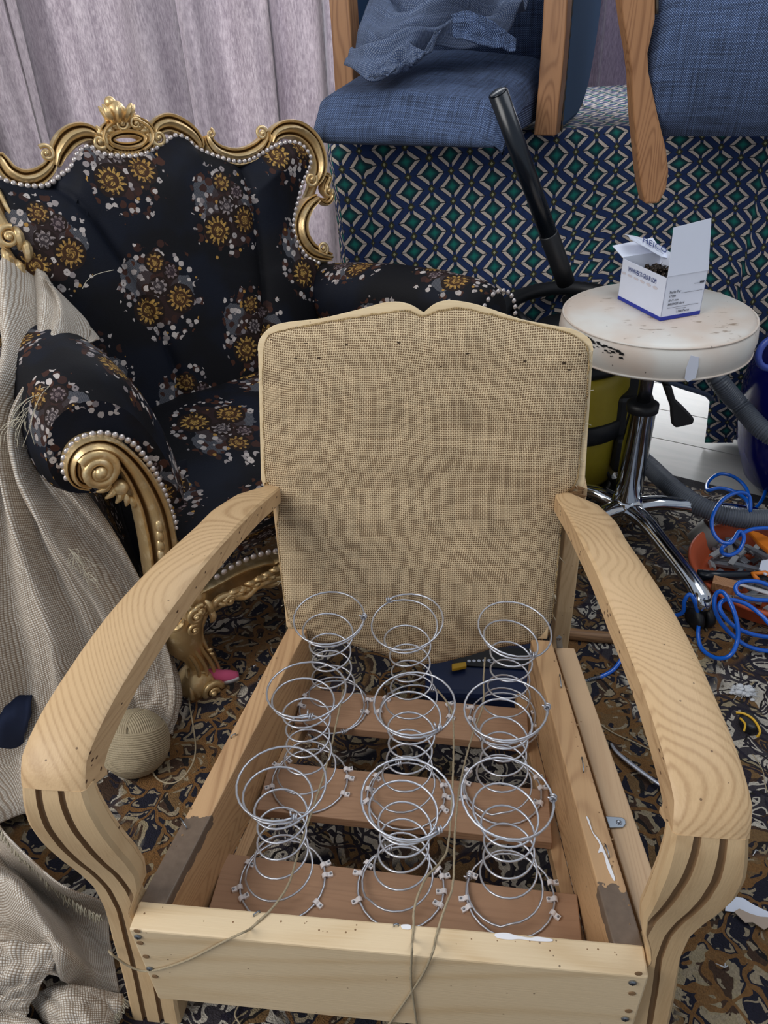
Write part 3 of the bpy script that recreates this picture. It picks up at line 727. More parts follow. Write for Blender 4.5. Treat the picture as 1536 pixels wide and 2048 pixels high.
for s in (-1, 1):
    so = [bpx(*p) for p in (([(515, 700), (521, 960), (527, 975), (545, 990)] if s < 0 else [(1187, 700), (1170, 965), (1166, 985), (1150, 996)]))]
    inner = [(so[3][0], so[3][1]), (so[3][0] - s * .005, .235)]
    poly = [so[0], so[1], so[2], (so[2][0] - s * .028, so[2][1]), (so[0][0] - s * .030, so[0][1])]
    bpoly(poly, -.020, -.0015, 'back_stile', M_CREST, smooth=False, bevel=.002)
    bpoly([(s * .219, -.01), (s * .232, .27), (s * .205, .27), (s * .190, -.01)], -.022, -.003, 'lower_stile', M_POST, smooth=False, bevel=.002)
bpoly([(-.20, .02), (.20, .02), (.20, .06), (-.20, .06)], -.024, -.008, 'lower_crossbar', M_POST, smooth=False, bevel=.002)
# torn, dark bits of wood and cloth at the arm joints
for s, (x, y) in ((-1, (541, 968)), (1, (1150, 978))):
    mb = MB()
    for k in range(9):
        q = cplane(x + rnd.uniform(-14, 12), y + rnd.uniform(-8, 14), BP + BN * .004, BN)
        mb.prism([q, q + V((rnd.uniform(.006, .012), 0, rnd.uniform(-.004, .004))), q + V((rnd.uniform(.004, .01), .002, rnd.uniform(-.01, -.005))), q + V((-.002, .001, -.006))], BN * rnd.uniform(.001, .004))
    cbuild(mb, 'torn_remnant', M_BURLAP2 if s < 0 else M_GROOVE, smooth=False)
# burlap
def edgepts(P, n): return resample([V((p[0], p[1])) for p in cat(P, 6)], n)
NU, NV = 64, 72
T_ = edgepts([(531, 690), (545, 668), (600, 655), (680, 640), (760, 628), (815, 622), (846, 634), (880, 622), (930, 618), (1000, 634), (1080, 652), (1140, 668), (1172, 690)], NU + 1)
B_ = edgepts([(577, 1240), (600, 1283), (680, 1288), (745, 1304), (800, 1322), (860, 1330), (920, 1318), (1000, 1297), (1075, 1285), (1104, 1240)], NU + 1)
L_ = edgepts([(531, 690), (528, 760), (530, 860), (534, 960), (550, 985), (561, 1010), (557, 1060), (563, 1120), (570, 1190), (577, 1240)], NV + 1)
R_ = edgepts([(1172, 690), (1176, 720), (1172, 800), (1160, 900), (1152, 960), (1130, 985), (1124, 1020), (1118, 1090), (1110, 1170), (1104, 1240)], NV + 1)
rows = []; uvs = []
for j in range(NV + 1):
    v = j / NV; row = []; uvr = []
    for i in range(NU + 1):
        u = i / NU
        p = T_[i] * (1 - v) + B_[i] * v + L_[j] * (1 - u) + R_[j] * u - (T_[0] * (1 - u) * (1 - v) + T_[-1] * u * (1 - v) + B_[0] * (1 - u) * v + B_[-1] * u * v)
        a, t = bpx(p.x, p.y)
        fray = .0016 * noise.noise(V((a * 160, t * 160, 0)))
        e = min(u, 1 - u, v * 1.1, (1 - v) * 1.2); bulge = .016 * min(1, e / .16) ** .6 * (1 + .25 * math.sin(v * 7)) + .0035 * noise.noise(V((a * 8, t * 14, 1)))
        bulge += .0022 * math.sin(t * 70 + 3 * a) * (1 - v) * min(1, e / .1)
        if v > .9: bulge -= (v - .9) * .25
        row.append(bp3(a + (fray if i in (0, NU) else 0), t + (fray if j in (0, NV) else 0),   .003 + bulge * (.35 + .65 * min(1, (1 - v) * 3)))); uvr.append((a + .004 * math.sin(t * 22), t + .55 * a * a * (v - .25) + .004 * math.sin(a * 26)))
    rows.append(row); uvs.append(uvr)
burlap = cbuild(MB().grid(rows, uv=uvs), 'burlap_panel', M_BURLAP, fix=False, solid=.0012)
rim = [rows[0][i] for i in range(0, NU + 1)] + [rows[j][-1] for j in range(1, NV + 1)]
rim2 = [rows[j][0] for j in range(0, NV + 1)]
mb = MB()
for P in (rim, rim2):
    P = [p + BN * .001 + V((.0012 * noise.noise(p * 90), 0, .0012 * noise.noise(p * 90 + V((5, 5, 5))))) for p in P]
    mb.tube(P, [.0016 + .0009 * noise.noise(p * 150) for p in P], 6)
cbuild(mb, 'folded_edge', M_BURLAP2, burlap)
mb = MB()                                                # loose threads
allp = rim + rim2
for k in range(70):
    p = rnd.choice(allp); d = V((rnd.uniform(-1, 1), -.3, rnd.uniform(-1, 1))).normalized(); l = rnd.uniform(.005, .016)
    mb.tube([p, p + d * l * .5 + V((0, -.003, .001)), p + d * l + V((rnd.uniform(-.003, .003), -.002, -.002))], .00035, 3)
th_ = cbuild(mb, 'loose_threads', M_FRINGE, burlap); th_['kind'] = 'stuff'
# ------------------------------------------------ coil springs with clips
def spring_pts(ct, cb, zt, zb, turns, phase, rt=.056, rm=.031, rb=.0575, tilt=0, tdir=0):
    pts = []
    N = 26
    def rr(t): return lerp_tab([(0, .047), (.16, .039), (.35, .033), (.55, .031), (.75, .034), (.88, .040), (1, .047)], t)
    # bottom ring
    for i in range(N + 1):
        a = phase + 2 * PI * i / N
        pts.append((a, rb, 0.0, 0))
    nt = int(N * turns)
    for i in range(1, nt + 1):
        t = i / nt; a = phase + 2 * PI * i / N
        r = rr(t); 
        if t < .10: r = rb + (rr(.10) - rb) * (t / .10)
        if t > .90: r = rr(.9) + (rt - rr(.9)) * ((t - .9) / .1)
        pts.append((a, r, .03 + .94 * t if t > .05 else t * 1.54 * .5, 0))
    a0 = pts[-1][0]; h0 = pts[-1][2]
    for i in range(1, N + 1):
        a = a0 + 2 * PI * i / N; pts.append((a, rt, min(1, h0 + .03 * i / N), 0))
    out = []
    for a, r, h, _ in pts:
        c = V(cb).lerp(V(ct), h); z = zb + (zt - zb) * h
        k = h ** 3
        out.append(V((c.x + r * math.cos(a), c.y + r * math.sin(a), z + k * tilt * r * math.cos(a - tdir))))
    return out
SPR = [((-.138, .149), (-.151, .123), .310, 5.6, -.9), ((.021, .138), (.009, .127), .312, 5.6, -.6), ((.141, .151), (.153, .129), .310, 5.6, .25),
       ((-.136, .303), (-.144, .283), .312, 5.6, -1.1), ((.018, .289), (.004, .268), .312, 5.6, -.7), ((.142, .290), (.146, .288), .310, 5.6, .2),
       ((-.129, .455), (-.131, .430), .312, 5.2, .1), ((-.006, .455), (.005, .430), .310, 5.2, 2.3), ((.160, .452), (.153, .423), .308, 5.2, -1.0)]
clipsrc = None
def clip_mesh():
    mb = MB(); rows = []
    for k in range(9):
        a = PI * k / 8; rows.append([V((.0042 * math.cos(a), y, .0015 + .0046 * math.sin(a))) for y in (-.0032, .0032)] + [V((.0027 * math.cos(a), y, .0015 + .0030 * math.sin(a))) for y in (.0032, -.0032)])
    mb.grid(rows, closed=True, caps=True); mb.box((.003, -.0032, 0), (.0105, .0032, .0035), mi=0); mb.ball((.0078, 0, .0042), .0017, 6, 4, mi=1)
    return mb
CL = [[-2.6, -2.9, 2.75, .45, .15, -.5], [2.65, 2.95, -2.75, .55, .3, -.05, -.35], [2.7, -3.0, -2.75, .35, .0, -.35],
      [2.5, 2.75, -2.85, .45, .1, -.35], [2.6, 3.0, -2.85, .4, .0, -.35], [2.65, 3.0, -2.8, .45, .1, -.3],
      [2.75, -3.1, .35, -.2], [2.7, -3.1, .3, -.15], [2.75, -3.1, .35, -.1]]
for k, (ct, cb, zt, tr, kn) in enumerate(SPR):
    ph = kn - 2 * PI * tr
    tilt, td = [(.0, 0), (.08, 2.6), (.12, 2.7), (.05, -1), (.05, 1), (.06, 0), (.12, 1.6), (.14, 1.0), (.16, 2.4)][k]
    pts = spring_pts(ct, cb, zt, .1325, tr, ph, tilt=tilt, tdir=td)
    mb = MB().tube(pts, .00155, 7)
    # knots where the wire is twisted back on itself, top and bottom
    for q, nx in ((pts[-1], pts[-3]), (pts[0], pts[2])):
        tdn = (V(nx) - V(q)).normalized(); sd = tdn.cross(V((0, 0, 1))).normalized()
        h = []
        for i in range(22):
            a = 2 * PI * 2.2 * i / 21; h.append(V(q) + tdn * (.0075 * (i / 21) - .002) + sd * (.0036 * math.cos(a)) + V((0, 0, .0036 * math.sin(a))))
        h.append(h[-1] + sd * .006 + V((0, 0, .002)))
        mb.tube(h, .0013, 6)
    sp = cbuild(mb, 'coil_spring', M_STEEL, fix=True)
    for a in CL[k]:
        a += rnd.uniform(-.05, .05)
        p = V((cb[0] + .0575 * math.cos(a), cb[1] + .0575 * math.sin(a), .1302))
        Mx = Matrix.Translation(p) @ Matrix.Rotation(a + (PI if rnd.random() < .45 else 0) + rnd.uniform(-.25, .25), 4, 'Z')
        if clipsrc is None: clipsrc = cbuild(clip_mesh(), 'spring_clip', [M_CLIP, M_ZINC], sp, smooth=False); c_ = clipsrc
        else: c_ = bpy.data.objects.new('spring_clip', clipsrc.data); C.objects.link(c_); c_.parent = sp
        c_.matrix_local = Mx
# ------------------------------------------------ screws, nails, staples, glue, brackets
def headmesh(r): 
    mb = MB().lathe([(r, 0), (r, r * .25), (r * .7, r * .45), (.0005, r * .5)], seg=12)
    mb.box((-r * .55, -r * .1, r * .4), (r * .55, r * .1, r * .56), mi=1); mb.box((-r * .1, -r * .55, r * .4), (r * .1, r * .55, r * .56), mi=1); return mb
def on_front(x, y): return cplane(x, y, (0, -.0125, 0), (0, 1, 0))
RXf = Matrix.Rotation(R(90), 4, 'X')
src = None
for x, y in ((276, 1873), (300, 1937), (1265, 1965), (1250, 2037), ):
    p = on_front(x, y)
    if src is None: src = cbuild(headmesh(.0045), 'screw', [M_ZINC, M_BLACK], smooth=False); o = src
    else: o = bpy.data.objects.new('screw', src.data); C.objects.link(o); o.parent = chair
    o.matrix_local = Matrix.Translation(p) @ RXf
src = None
for x, y in ((274, 1862), (280, 1886), (292, 1913), (310, 1953), (1277, 1947), (1264, 1987), (1257, 2022)):
    p = on_front(x, y)
    if src is None: src = cbuild(MB().lathe([(.0042, 0), (.0040, .0005), (.0005, .0007)], seg=10), 'old_screw_hole', M_GROOVE, smooth=False); o = src
    else: o = bpy.data.objects.new('old_screw_hole', src.data); C.objects.link(o); o.parent = chair
    o.matrix_local = Matrix.Translation(p) @ RXf
def staple(a, b, h=.004, r=.0009, name='staple', mat=M_ZINC):
    a, b = V(a), V(b); cbuild(MB().tube([a, a + V((0, 0, h)), a.lerp(b, .5) + V((0, 0, h * 1.2)), b + V((0, 0, h)), b], r, 6), name, mat)
for (x0, y0, x1, y1) in ((1119, 1352, 1122, 1376), (1163, 1518, 1167, 1545), (1210, 1693, 1218, 1716), (462, 1477, 472, 1471), (508, 1336, 513, 1334), (362, 1640, 374, 1658), (508, 1833, 520, 1825), (788, 1853, 797, 1852)):
    staple(cz(x0, y0, .2395), cz(x1, y1, .2395), name='bent_nail' if x0 in (362,) else 'staple')
def blob(px, z, h, name, mat, rng=1):
    P = [cz(x, y, z) for x, y in cat(px, 4, closed=True)]; cbuild(MB().prism(P, (0, 0, h)), name, mat, smooth=False, bevel=.0008)
blob([(1172, 1633), (1178, 1640), (1186, 1665), (1198, 1680), (1208, 1700), (1218, 1725), (1230, 1758), (1226, 1760), (1214, 1735), (1206, 1706), (1196, 1706), (1199, 1690), (1186, 1668), (1178, 1650)], .2398, .0012, 'glue_patch', M_GLUE)
blob([(990, 1868), (1012, 1866), (1035, 1872), (1060, 1876), (1075, 1874), (1104, 1879), (1100, 1884), (1062, 1882), (1040, 1879), (1018, 1880), (994, 1876)], .2403, .0012, 'glue_patch', M_GLUE)
blob([(803, 1850), (820, 1850), (821, 1859), (805, 1858)], .2403, .001, 'glue_patch', M_GLUE)
# small dark tack holes along the rail tops
mb = MB()
for k in range(64):
    if k < 26: x = 1135 + rnd.uniform(-8, 8); t = rnd.random(); x = 1105 + 145 * t + rnd.uniform(0, 22); y = 1310 + 540 * t
    elif k < 40: t = rnd.random(); x = 330 + 240 * (1 - t) + rnd.uniform(-14, 14); y = 1720 - 430 * (1 - t)
    else: t = rnd.random(); x = 285 + 990 * t; y = 1806 + 90 * t + rnd.uniform(4, 26)
    p = cz(x, y, .2399); mb.lathe([(rnd.uniform(.0007, .0017), 0), (.0004, .0004)], c=p, seg=6)
tk = cbuild(mb, 'tack_holes', M_GROOVE, smooth=False); tk['kind'] = 'stuff'
# flat metal brackets
def bracket(poly, pl, n, d, holes, name='metal_bracket'):
    P = [cplane(x, y, pl, n) for x, y in poly]; mb = MB().prism(P, V(n) * d)
    for x, y in holes:
        c = cplane(x, y, V(pl) + V(n) * d, n); q = V(n).to_track_quat('Z', 'Y').to_matrix().to_4x4()
        mb.lathe([(.0042, 0), (.003, .0008), (.0005, .0004)], c=c, seg=12, M=q, mi=1)
    return cbuild(mb, name, [M_ZINC, M_STEELPIPE], smooth=False, bevel=.0006)
bracket([(1211, 1634), (1243, 1636), (1250, 1641), (1251, 1649), (1246, 1656), (1219, 1657)], (0, 0, .2262), (0, 0, 1), .0018, [(1238, 1645)])
bracket([(1112, 1274), (1118, 1270), (1124, 1274), (1126, 1300), (1127, 1330), (1116, 1322)], (.0, .500, .2), (0, -1, 0), .002, [(1118, 1278), (1119, 1302)])
# ------------------------------------------------ twine
def lay(px, r, name, label, extra=()):
    P = []
    for x, y, z in px: P.append(at_z(x, y, z) if z != 'f' else CI.inverted() @ cplane(x, y, (0, -.0142, 0), (0, 1, 0)))
    Q = cat(P, 8); mb = MB(); fine = resample(Q, max(30, int(len(Q) * 2)))
    mb.tube(fine, r, 6)
    a = []
    for k, p in enumerate(fine): 
        an = k * .9; a.append(p + V((math.cos(an) * r * .55, 0, math.sin(an) * r * .55)))
    mb.tube(a, r * .72, 5)
    o = mb.build(name, M_TWINE); return tag(o, label, 'twine', None)
lay([(687, 1379, .17), (672, 1450, .18), (655, 1525, .19), (628, 1610, .20), (600, 1693, .21), (578, 1766, .235), (548, 1812, .2425), (520, 1840, .2418), (500, 1858, .2418), (484, 1866, 'f'), (450, 1882, 'f'), (370, 1922, 'f'), (300, 1942, 'f'), (262, 1934, 'f'), (232, 1915, 'f'), (222, 1907, 'f'), (218, 1902, .17)], .0014, 'jute_twine', 'jute twine crossing the left end of the front rail and looping round the left leg')
lay([(874, 1379, .16), (896, 1408, .19), (906, 1440, .20), (906, 1547, .22), (897, 1684, .22), (880, 1725, .225), (851, 1757, .24), (830, 1810, .246), (827, 1850, .2418), (825, 1880, .2418), (824, 1896, 'f'), (822, 1960, 'f'), (828, 2010, 'f'), (838, 2080, 'f')], .0014, 'jute_twine', 'left one of two jute twines hanging over the middle of the front rail')
lay([(970, 1315, .20), (967, 1360, .19), (966, 1410, .18), (942, 1479, .19), (920, 1570, .21), (910, 1661, .225), (906, 1766, .24), (890, 1815, .247), (876, 1858, .2418), (870, 1884, .2418), (866, 1902, 'f'), (848, 1944, 'f'), (815, 1995, 'f'), (780, 2046, 'f'), (750, 2090, 'f')], .0014, 'jute_twine', 'right one of two jute twines hanging over the middle of the front rail')
# =================================================================== GILDED ARMCHAIR
gch = thing('gilded_armchair', 'carved gilded armchair upholstered in black floral brocade with pearl nail trim', 'armchair', (-.37, 1.05, 0))
gS = V((.83, .56, 0)).normalized(); gN = V((.56, -.83, 0)).normalized()
FLp = V((-.40, 1.05, 0))
BKP = V((-.34, 1.525, .42)); BKA = R(13); BKN = (gN * math.cos(BKA) + V((0, 0, math.sin(BKA)))).normalized(); BKU = (V((0, 0, 1)) * math.cos(BKA) - gN * math.sin(BKA)).normalized()
def bk(x, y, d=0): return on_plane(x, y, BKP, BKN) + BKN * d
def bkuv(p): q = p - BKP; return (q.dot(gS), q.dot(BKU))
FRP = FLp + gN * .0
def fr(x, y, d=0): return on_plane(x, y, FRP, gN) + gN * d
def crop1(pts): return [(cx / 2.194, 150 + cy / 2.194) for cx, cy in pts]
def crop2(pts): return [(cx / 2.56, 650 + cy / 2.56) for cx, cy in pts]
PROF = [(-1, -.5), (-1, .25), (-.86, .62), (-.7, .55), (-.58, .28), (-.42, .35), (-.22, .85), (0, 1.0), (.22, .85), (.42, .35), (.58, .28), (.7, .6), (.86, .7), (1, .25), (1, -.5)]
def carve(mb, P, W, H, N, back=.012, prof=PROF):
    P = [V(p) for p in P]; n = len(P); rows = []
    for i in range(n):
        t = (P[min(i + 1, n - 1)] - P[max(i - 1, 0)]).normalized(); s = t.cross(N).normalized(); u = i / (n - 1)
        w = W(u) if callable(W) else W; h = H(u) if callable(H) else H
        rows.append([P[i] + s * (w * a) + N * (h * b if b > 0 else -back) for a, b in prof])
    mb.grid(rows, closed=True, caps=True)
def volute(mb, c, r, N, a0, turns=1.4, tr=.25, sgn=1, lift=.006):
    X = gS if abs(N.dot(gS)) < .9 else V((0, 0, 1)); X = (X - N * X.dot(N)).normalized(); Y = N.cross(X); pts = []; rad = []
    K = int(18 * turns)
    for i in range(K + 1):
        t = i / K; a = a0 + sgn * 2 * PI * turns * t; q = r * (1 - .78 * t)
        pts.append(c + X * (q * math.cos(a)) + Y * (q * math.sin(a)) + N * (lift + .3 * r * t)); rad.append(r * tr * (1.15 - .5 * t))
    mb.tube(pts, rad, 8); mb.ball(c + N * (lift + .35 * r), r * .34, 10, 6)
def leaf(mb, c, d, l, wd, N, curl=.4):
    """small acanthus lobe: a tapered, curled ridge"""
    d = V(d).normalized(); s = d.cross(N); P = []; rad = []
    for i in range(8):
        t = i / 7; P.append(c + d * (l * t) + s * (curl * l * t * t) + N * (.25 * l * math.sin(PI * t))); rad.append(wd * (math.sin(PI * (.12 + .8 * t)) ** .8))
    mb.tube(P, rad, 7)
hump = lambda a, b: (lambda u: a + (b - a) * math.sin(PI * min(max(u, 0), 1)) ** .7)
def scroll(name, cpts, w, h, vol=(), plane=bk, N=BKN, d=.008, W=None):
    mb = MB(); P = [plane(x, y, d) for x, y in cat(cpts, 5)]
    P = resample(P, 30); carve(mb, P, W or hump(w * .45, w), hump(h * .6, h), N)
    for (x, y), r, a0, tn, sg in vol: volute(mb, plane(x, y, d), r, N, a0, tn, .27, sg, h * .5)
    return mb
PXM = 1.86 / F_PX           # metres per photo pixel near the chair back
def px2m(n): return n * PXM
W1 = px2m(13.6)
segs = []
segs.append(scroll('s', crop1([(-60, 400), (-10, 372), (10, 395), (40, 432), (100, 460), (165, 448), (215, 405), (225, 365)]), W1 * 1.0, .016, [(crop1([(195, 350)])[0], .014, 2.2, 1.3, -1)]))
segs.append(scroll('s', crop1([(240, 400), (250, 345), (290, 285), (345, 258), (395, 262), (430, 290)]), W1 * 1.15, .02, [(crop1([(425, 300)])[0], .015, 1.6, 1.4, -1)]))
segs.append(scroll('s', crop1([(665, 280), (680, 235), (725, 215), (775, 228), (830, 262), (862, 300), (868, 322)]), W1 * 1.1, .019, [(crop1([(682, 282)])[0], .015, 2.6, 1.4, 1)]))
segs.append(scroll('s', crop1([(900, 268), (915, 305), (950, 340), (1010, 362), (1070, 356), (1125, 325), (1155, 285), (1158, 250)]), W1 * 1.05, .018, [(crop1([(1132, 262)])[0], .013, .2, 1.4, 1), (crop1([(908, 262)])[0], .009, 1.2, 1.2, -1)]))
segs.append(scroll('s', crop1([(1180, 300), (1195, 262), (1245, 240), (1305, 250), (1360, 300), (1388, 370), (1390, 430), (1368, 480)]), W1 * 1.2, .022, [(crop1([(1345, 462)])[0], .015, .4, 1.4, -1)]))
segs.append(scroll('s', crop1([(1395, 440), (1430, 450), (1415, 500), (1440, 530), (1425, 560), (1395, 548)]), W1 * .55, .014, [(crop1([(1425, 512)])[0], .012, .2, 1.4, -1)]))
segs.append(scroll('s', crop1([(1385, 540), (1340, 575), (1308, 640), (1312, 710), (1350, 765), (1400, 790), (1445, 800)]), W1 * 1.15, .021, [(crop1([(1398, 762)])[0], .013, -1.2, 1.5, 1)]))
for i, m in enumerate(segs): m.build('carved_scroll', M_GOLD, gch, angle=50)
# crest: pierced cartouche with a bud
mb = MB()
cc = crop1([(548, 292)])[0]
ring = [bk(cc[0] + 36 * math.cos(a), cc[1] + 17 * math.sin(a) - 2, .010) for a in (2 * PI * k / 40 for k in range(41))]
carve(mb, ring, px2m(8), .014, BKN)
for k in range(16):
    a = PI + PI * k / 15 * 1.0; p = bk(cc[0] + 46 * math.cos(a), cc[1] + 30 * math.sin(a), .010)
    o_ = (p - bk(cc[0], cc[1], .010)).normalized(); leaf(mb, p - o_ * .008, o_ + gS * (.5 if k % 2 else -.5), .024, .0065, BKN, .5 if k % 2 else -.5)
for k in range(8):
    x = 490 + k * 16; p = bk(*crop1([(x, 335)])[0], .010); leaf(mb, p, -BKU + gS * (.4 - .1 * k), .016, .005, BKN, .4)
for sgn in (-1, 1):
    arc = [bk(*q, .012) for q in cat(crop1([(548 + sgn * 20, 205), (548 + sgn * 60, 215), (548 + sgn * 100, 250), (548 + sgn * 105, 300), (548 + sgn * 70, 335)]), 5)]
    carve(mb, arc, px2m(7), .016, BKN); volute(mb, bk(*crop1([(548 + sgn * 30, 222)])[0], .012), .011, BKN, 0, 1.3, .27, sgn, .01)
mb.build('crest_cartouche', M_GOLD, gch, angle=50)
mb = MB(); bc = crop1([(500, 175)])[0]; c = bk(*bc, .016)
mb.ball(c, .019, 12, 8, (1, .8, 1.15)); mb.ball(c + BKU * .018 - gS * .006, .011, 10, 6)
for k in range(7):
    a = 2 * PI * k / 7; d = BKU * .9 + gS * math.cos(a) * .6 + BKN * math.sin(a) * .6; leaf(mb, c - BKU * .016 + gS * .013 * math.cos(a) + BKN * .01 * math.sin(a), d, .034, .0065, BKN, .15)
for k in range(5): leaf(mb, bk(bc[0] + 14 + k * 7, bc[1] + 8 + k * 5, .012), BKU + gS * (.5 + .2 * k), .02, .006, BKN, .5)
mb.build('crest_bud', M_GOLD, gch, angle=50)
mb = MB()                                                # solid rail behind the scrolls
spine = crop1([(-60, 400), (0, 392), (60, 440), (140, 455), (205, 420), (250, 350), (300, 285), (380, 262), (440, 300), (470, 330), (548, 335), (625, 325), (670, 270), (730, 225), (800, 250), (860, 310), (910, 310), (980, 355), (1060, 360), (1140, 315), (1190, 285), (1250, 250), (1320, 275), (1375, 350), (1388, 430), (1372, 510), (1330, 600), (1305, 680), (1340, 760), (1400, 800), (1440, 815)])
P = resample([bk(x, y, -.012) for x, y in cat(spine, 4)], 120); mb.tube(P, px2m(10), 8)
mb.build('back_rail', M_GOLD, gch)
# left side of the back frame, partly under the linen
mb = MB()
P = [on_plane(x, y, BKP + BKN * .03, BKN) for x, y in cat([(-30, 380), (0, 445), (25, 470), (50, 505), (75, 545), (95, 590), (112, 640)], 6)]
carve(mb, resample(P, 30), hump(.022, .030), hump(.014, .02), BKN); volute(mb, on_plane(15, 475, BKP + BKN * .04, BKN), .018, BKN, 1.0, 1.4, .27, 1, .012)
for x, y in ((28, 455), (5, 500), (30, 520), (45, 480)): leaf(mb, on_plane(x, y, BKP + BKN * .045, BKN), -BKU + gS * .3, .034, .009, BKN, .4)
mb.build('carved_side_scroll', M_GOLD, gch, angle=50)
# upholstered back: bulging panel with two channel seams
topn = crop1([(-40, 440), (0, 462), (60, 482), (130, 492), (200, 486), (255, 445), (300, 412), (330, 350), (378, 318), (420, 345), (480, 358), (580, 362), (650, 338), (710, 302), (752, 272), (800, 282), (842, 322), (900, 350), (960, 370), (1020, 384), (1080, 377), (1140, 345), (1200, 312), (1262, 300), (1310, 316)])
rightn = crop1([(1310, 316), (1345, 368), (1335, 420), (1308, 480), (1292, 545), (1276, 610), (1270, 670), (1290, 735), (1330, 800), (1380, 826)]) + [(640, 560), (632, 650), (610, 760)]
botn = [(120, 880), (200, 850), (300, 820), (400, 800), (500, 785), (610, 760)]
leftn = [crop1([(-40, 440)])[0], (-20, 480), (20, 560), (60, 680), (90, 780), (120, 880)]
NA, NB = 130, 80
Tn = resample([V(p) for p in cat(topn, 4)], NA + 1); Bn = resample([V(p) for p in cat(botn, 4)], NA + 1); Ln = resample([V(p) for p in cat(leftn, 4)], NB + 1); Rn = resample([V(p) for p in cat(rightn, 4)], NB + 1)
seamA = cat(crop1([(1040, 390), (1060, 480), (1078, 600), (1100, 720), (1112, 850), (1122, 1000), (1132, 1180)]) + [(520, 780)], 6)
seamB = cat(crop1([(215, 490), (290, 540), (380, 640), (470, 770), (560, 900), (640, 1050), (700, 1190), (740, 1300)]) + [(350, 800)], 6)
def dpoly(x, y, P):
    best = 1e9
    for (a, b), (c_, d_) in zip(P, P[1:]):
        L2 = (c_ - a) ** 2 + (d_ - b) ** 2 + 1e-9; t = max(0, min(1, ((x - a) * (c_ - a) + (y - b) * (d_ - b)) / L2)); best = min(best, math.hypot(x - a - t * (c_ - a), y - b - t * (d_ - b)))
    return best
rows = []; uvs = []
for j in range(NB + 1):
    v = j / NB; row = []; uvr = []
    for i in range(NA + 1):
        u = i / NA
        p = Tn[i] * (1 - v) + Bn[i] * v + Ln[j] * (1 - u) + Rn[j] * u - (Tn[0] * (1 - u) * (1 - v) + Tn[-1] * u * (1 - v) + Bn[0] * (1 - u) * v + Bn[-1] * u * v)
        e = min(u * 1.3, 1 - u, v * 1.1); q = bk(p.x, p.y, 0); 
        ds = min(dpoly(p.x, p.y, seamA), dpoly(p.x, p.y, seamB)) * PXM
        h = .045 * (1 - math.exp(-e / .10)) + .018 * (1 - math.exp(-ds / .022)) - .005 * math.exp(-(ds / .008) ** 2)
        row.append(q + BKN * h); uvr.append(bkuv(q))
    rows.append(row); uvs.append(uvr)
MB().grid(rows, uv=uvs).build('back_upholstery', M_BROCADE, gch, fix=False)
# pearl nails
nsrc = None; NAILN = 0
def nail(p, N, r):
    global nsrc
    if nsrc is None:
        nsrc = MB().lathe([(1, 0), (.95, .35), (.7, .7), (.35, .93), (.001, 1.0)], seg=10).build('nailhead', M_PEARL, gch, world=False); o = nsrc
    else: o = bpy.data.objects.new('nailhead', nsrc.data); C.objects.link(o); o.parent = gch
    q = V(N).to_track_quat('Z', 'Y').to_matrix().to_4x4()
    o.matrix_local = inv_of(gch) @ Matrix.Translation(p) @ q @ Matrix.Diagonal((r, r, r * .8, 1))
def nails(path, step, r, N, first=0):
    L = sum((V(b) - V(a)).length for a, b in zip(path, path[1:])); n = max(2, int(L / step)); 
    for p in resample(path, n): nail(p, N, r)
nails([bk(x, y, .018) for x, y in cat(topn + rightn[1:10], 4)], .0112, .0055, BKN)
# seat cushion
def gl_(s, d, z): return FLp + gS * s - gN * d + V((0, 0, z))      # chair coordinates: along the front, depth backwards, height
rows = []; uvs = []
for j in range(25):
    v = j / 24; row = []; uvr = []
    for i in range(31):
        u = i / 30; s = .03 + .75 * u; bow = .05 * math.sin(PI * u)
        if v < .45: t = v / .45; d = .44 - (.44 + bow) * t * .93; z = .435 + .035 * math.sin(PI * min(t * .9, 1)) * (math.sin(PI * u) ** .4 if 0 < u < 1 else 0) 
        else:
            t = (v - .45) / .55; d = (.44 - (.44 + bow) * .93) - .045 * math.sin(PI * min(1, t * 1.2)) - .0; z = .435 - .165 * t + (.05 * math.sin(PI * u) - .02) * t
        row.append(gl_(s, d, z)); uvr.append((s + .05, v * .75))
    rows.append(row); uvs.append(uvr)
MB().grid(rows, uv=uvs).build('seat_cushion', M_BROCADE, gch, fix=False, solid=.004)
# arms: padded rolls lofted backwards from the carved front scroll
def arm_roll(sections, name):
    rows = []
    for sec in sections: rows.append(resample(cat(sec, 5), 46))
    dense = []
    for a, b in zip(rows, rows[1:]):
        for k in range(6): t = k / 6; dense.append([p.lerp(q, t) for p, q in zip(a, b)])
    dense.append(rows[-1])
    sm = []
    for i, r_ in enumerate(dense):
        a, b = dense[max(i - 2, 0)], dense[min(i + 2, len(dense) - 1)]; sm.append([p * .5 + (q + s_) * .25 for p, q, s_ in zip(r_, a, b)] if 0 < i < len(dense) - 1 else r_)
    mb = MB().grid(sm); 
    c = sum((V(p) for p in sm[0]), V((0, 0, 0))) / len(sm[0]); n = len(sm[0])
    fc_ = [sm[0], [p.lerp(c, .5) for p in sm[0]], [p.lerp(c, .98) for p in sm[0]]]; mb.grid(fc_, uv=[[(p.dot(gS), p.z) for p in r_] for r_ in fc_])
    return mb.build(name, M_BROCADE, gch, fix=False)
face = [(262, 985), (200, 985), (140, 985), (105, 955), (92, 905), (103, 850), (140, 815), (195, 800), (255, 822), (305, 875), (345, 945), (372, 1020), (392, 1100), (400, 1180)]
f1 = [(250, 1000), (180, 1000), (105, 985), (76, 930), (68, 860), (84, 795), (130, 755), (195, 742), (262, 765), (320, 830), (362, 915), (388, 1000), (404, 1090), (408, 1180)]
S0 = [fr(x, y, -.0) for x, y in face]; S1 = [fr(x, y, -.03) for x, y in f1]
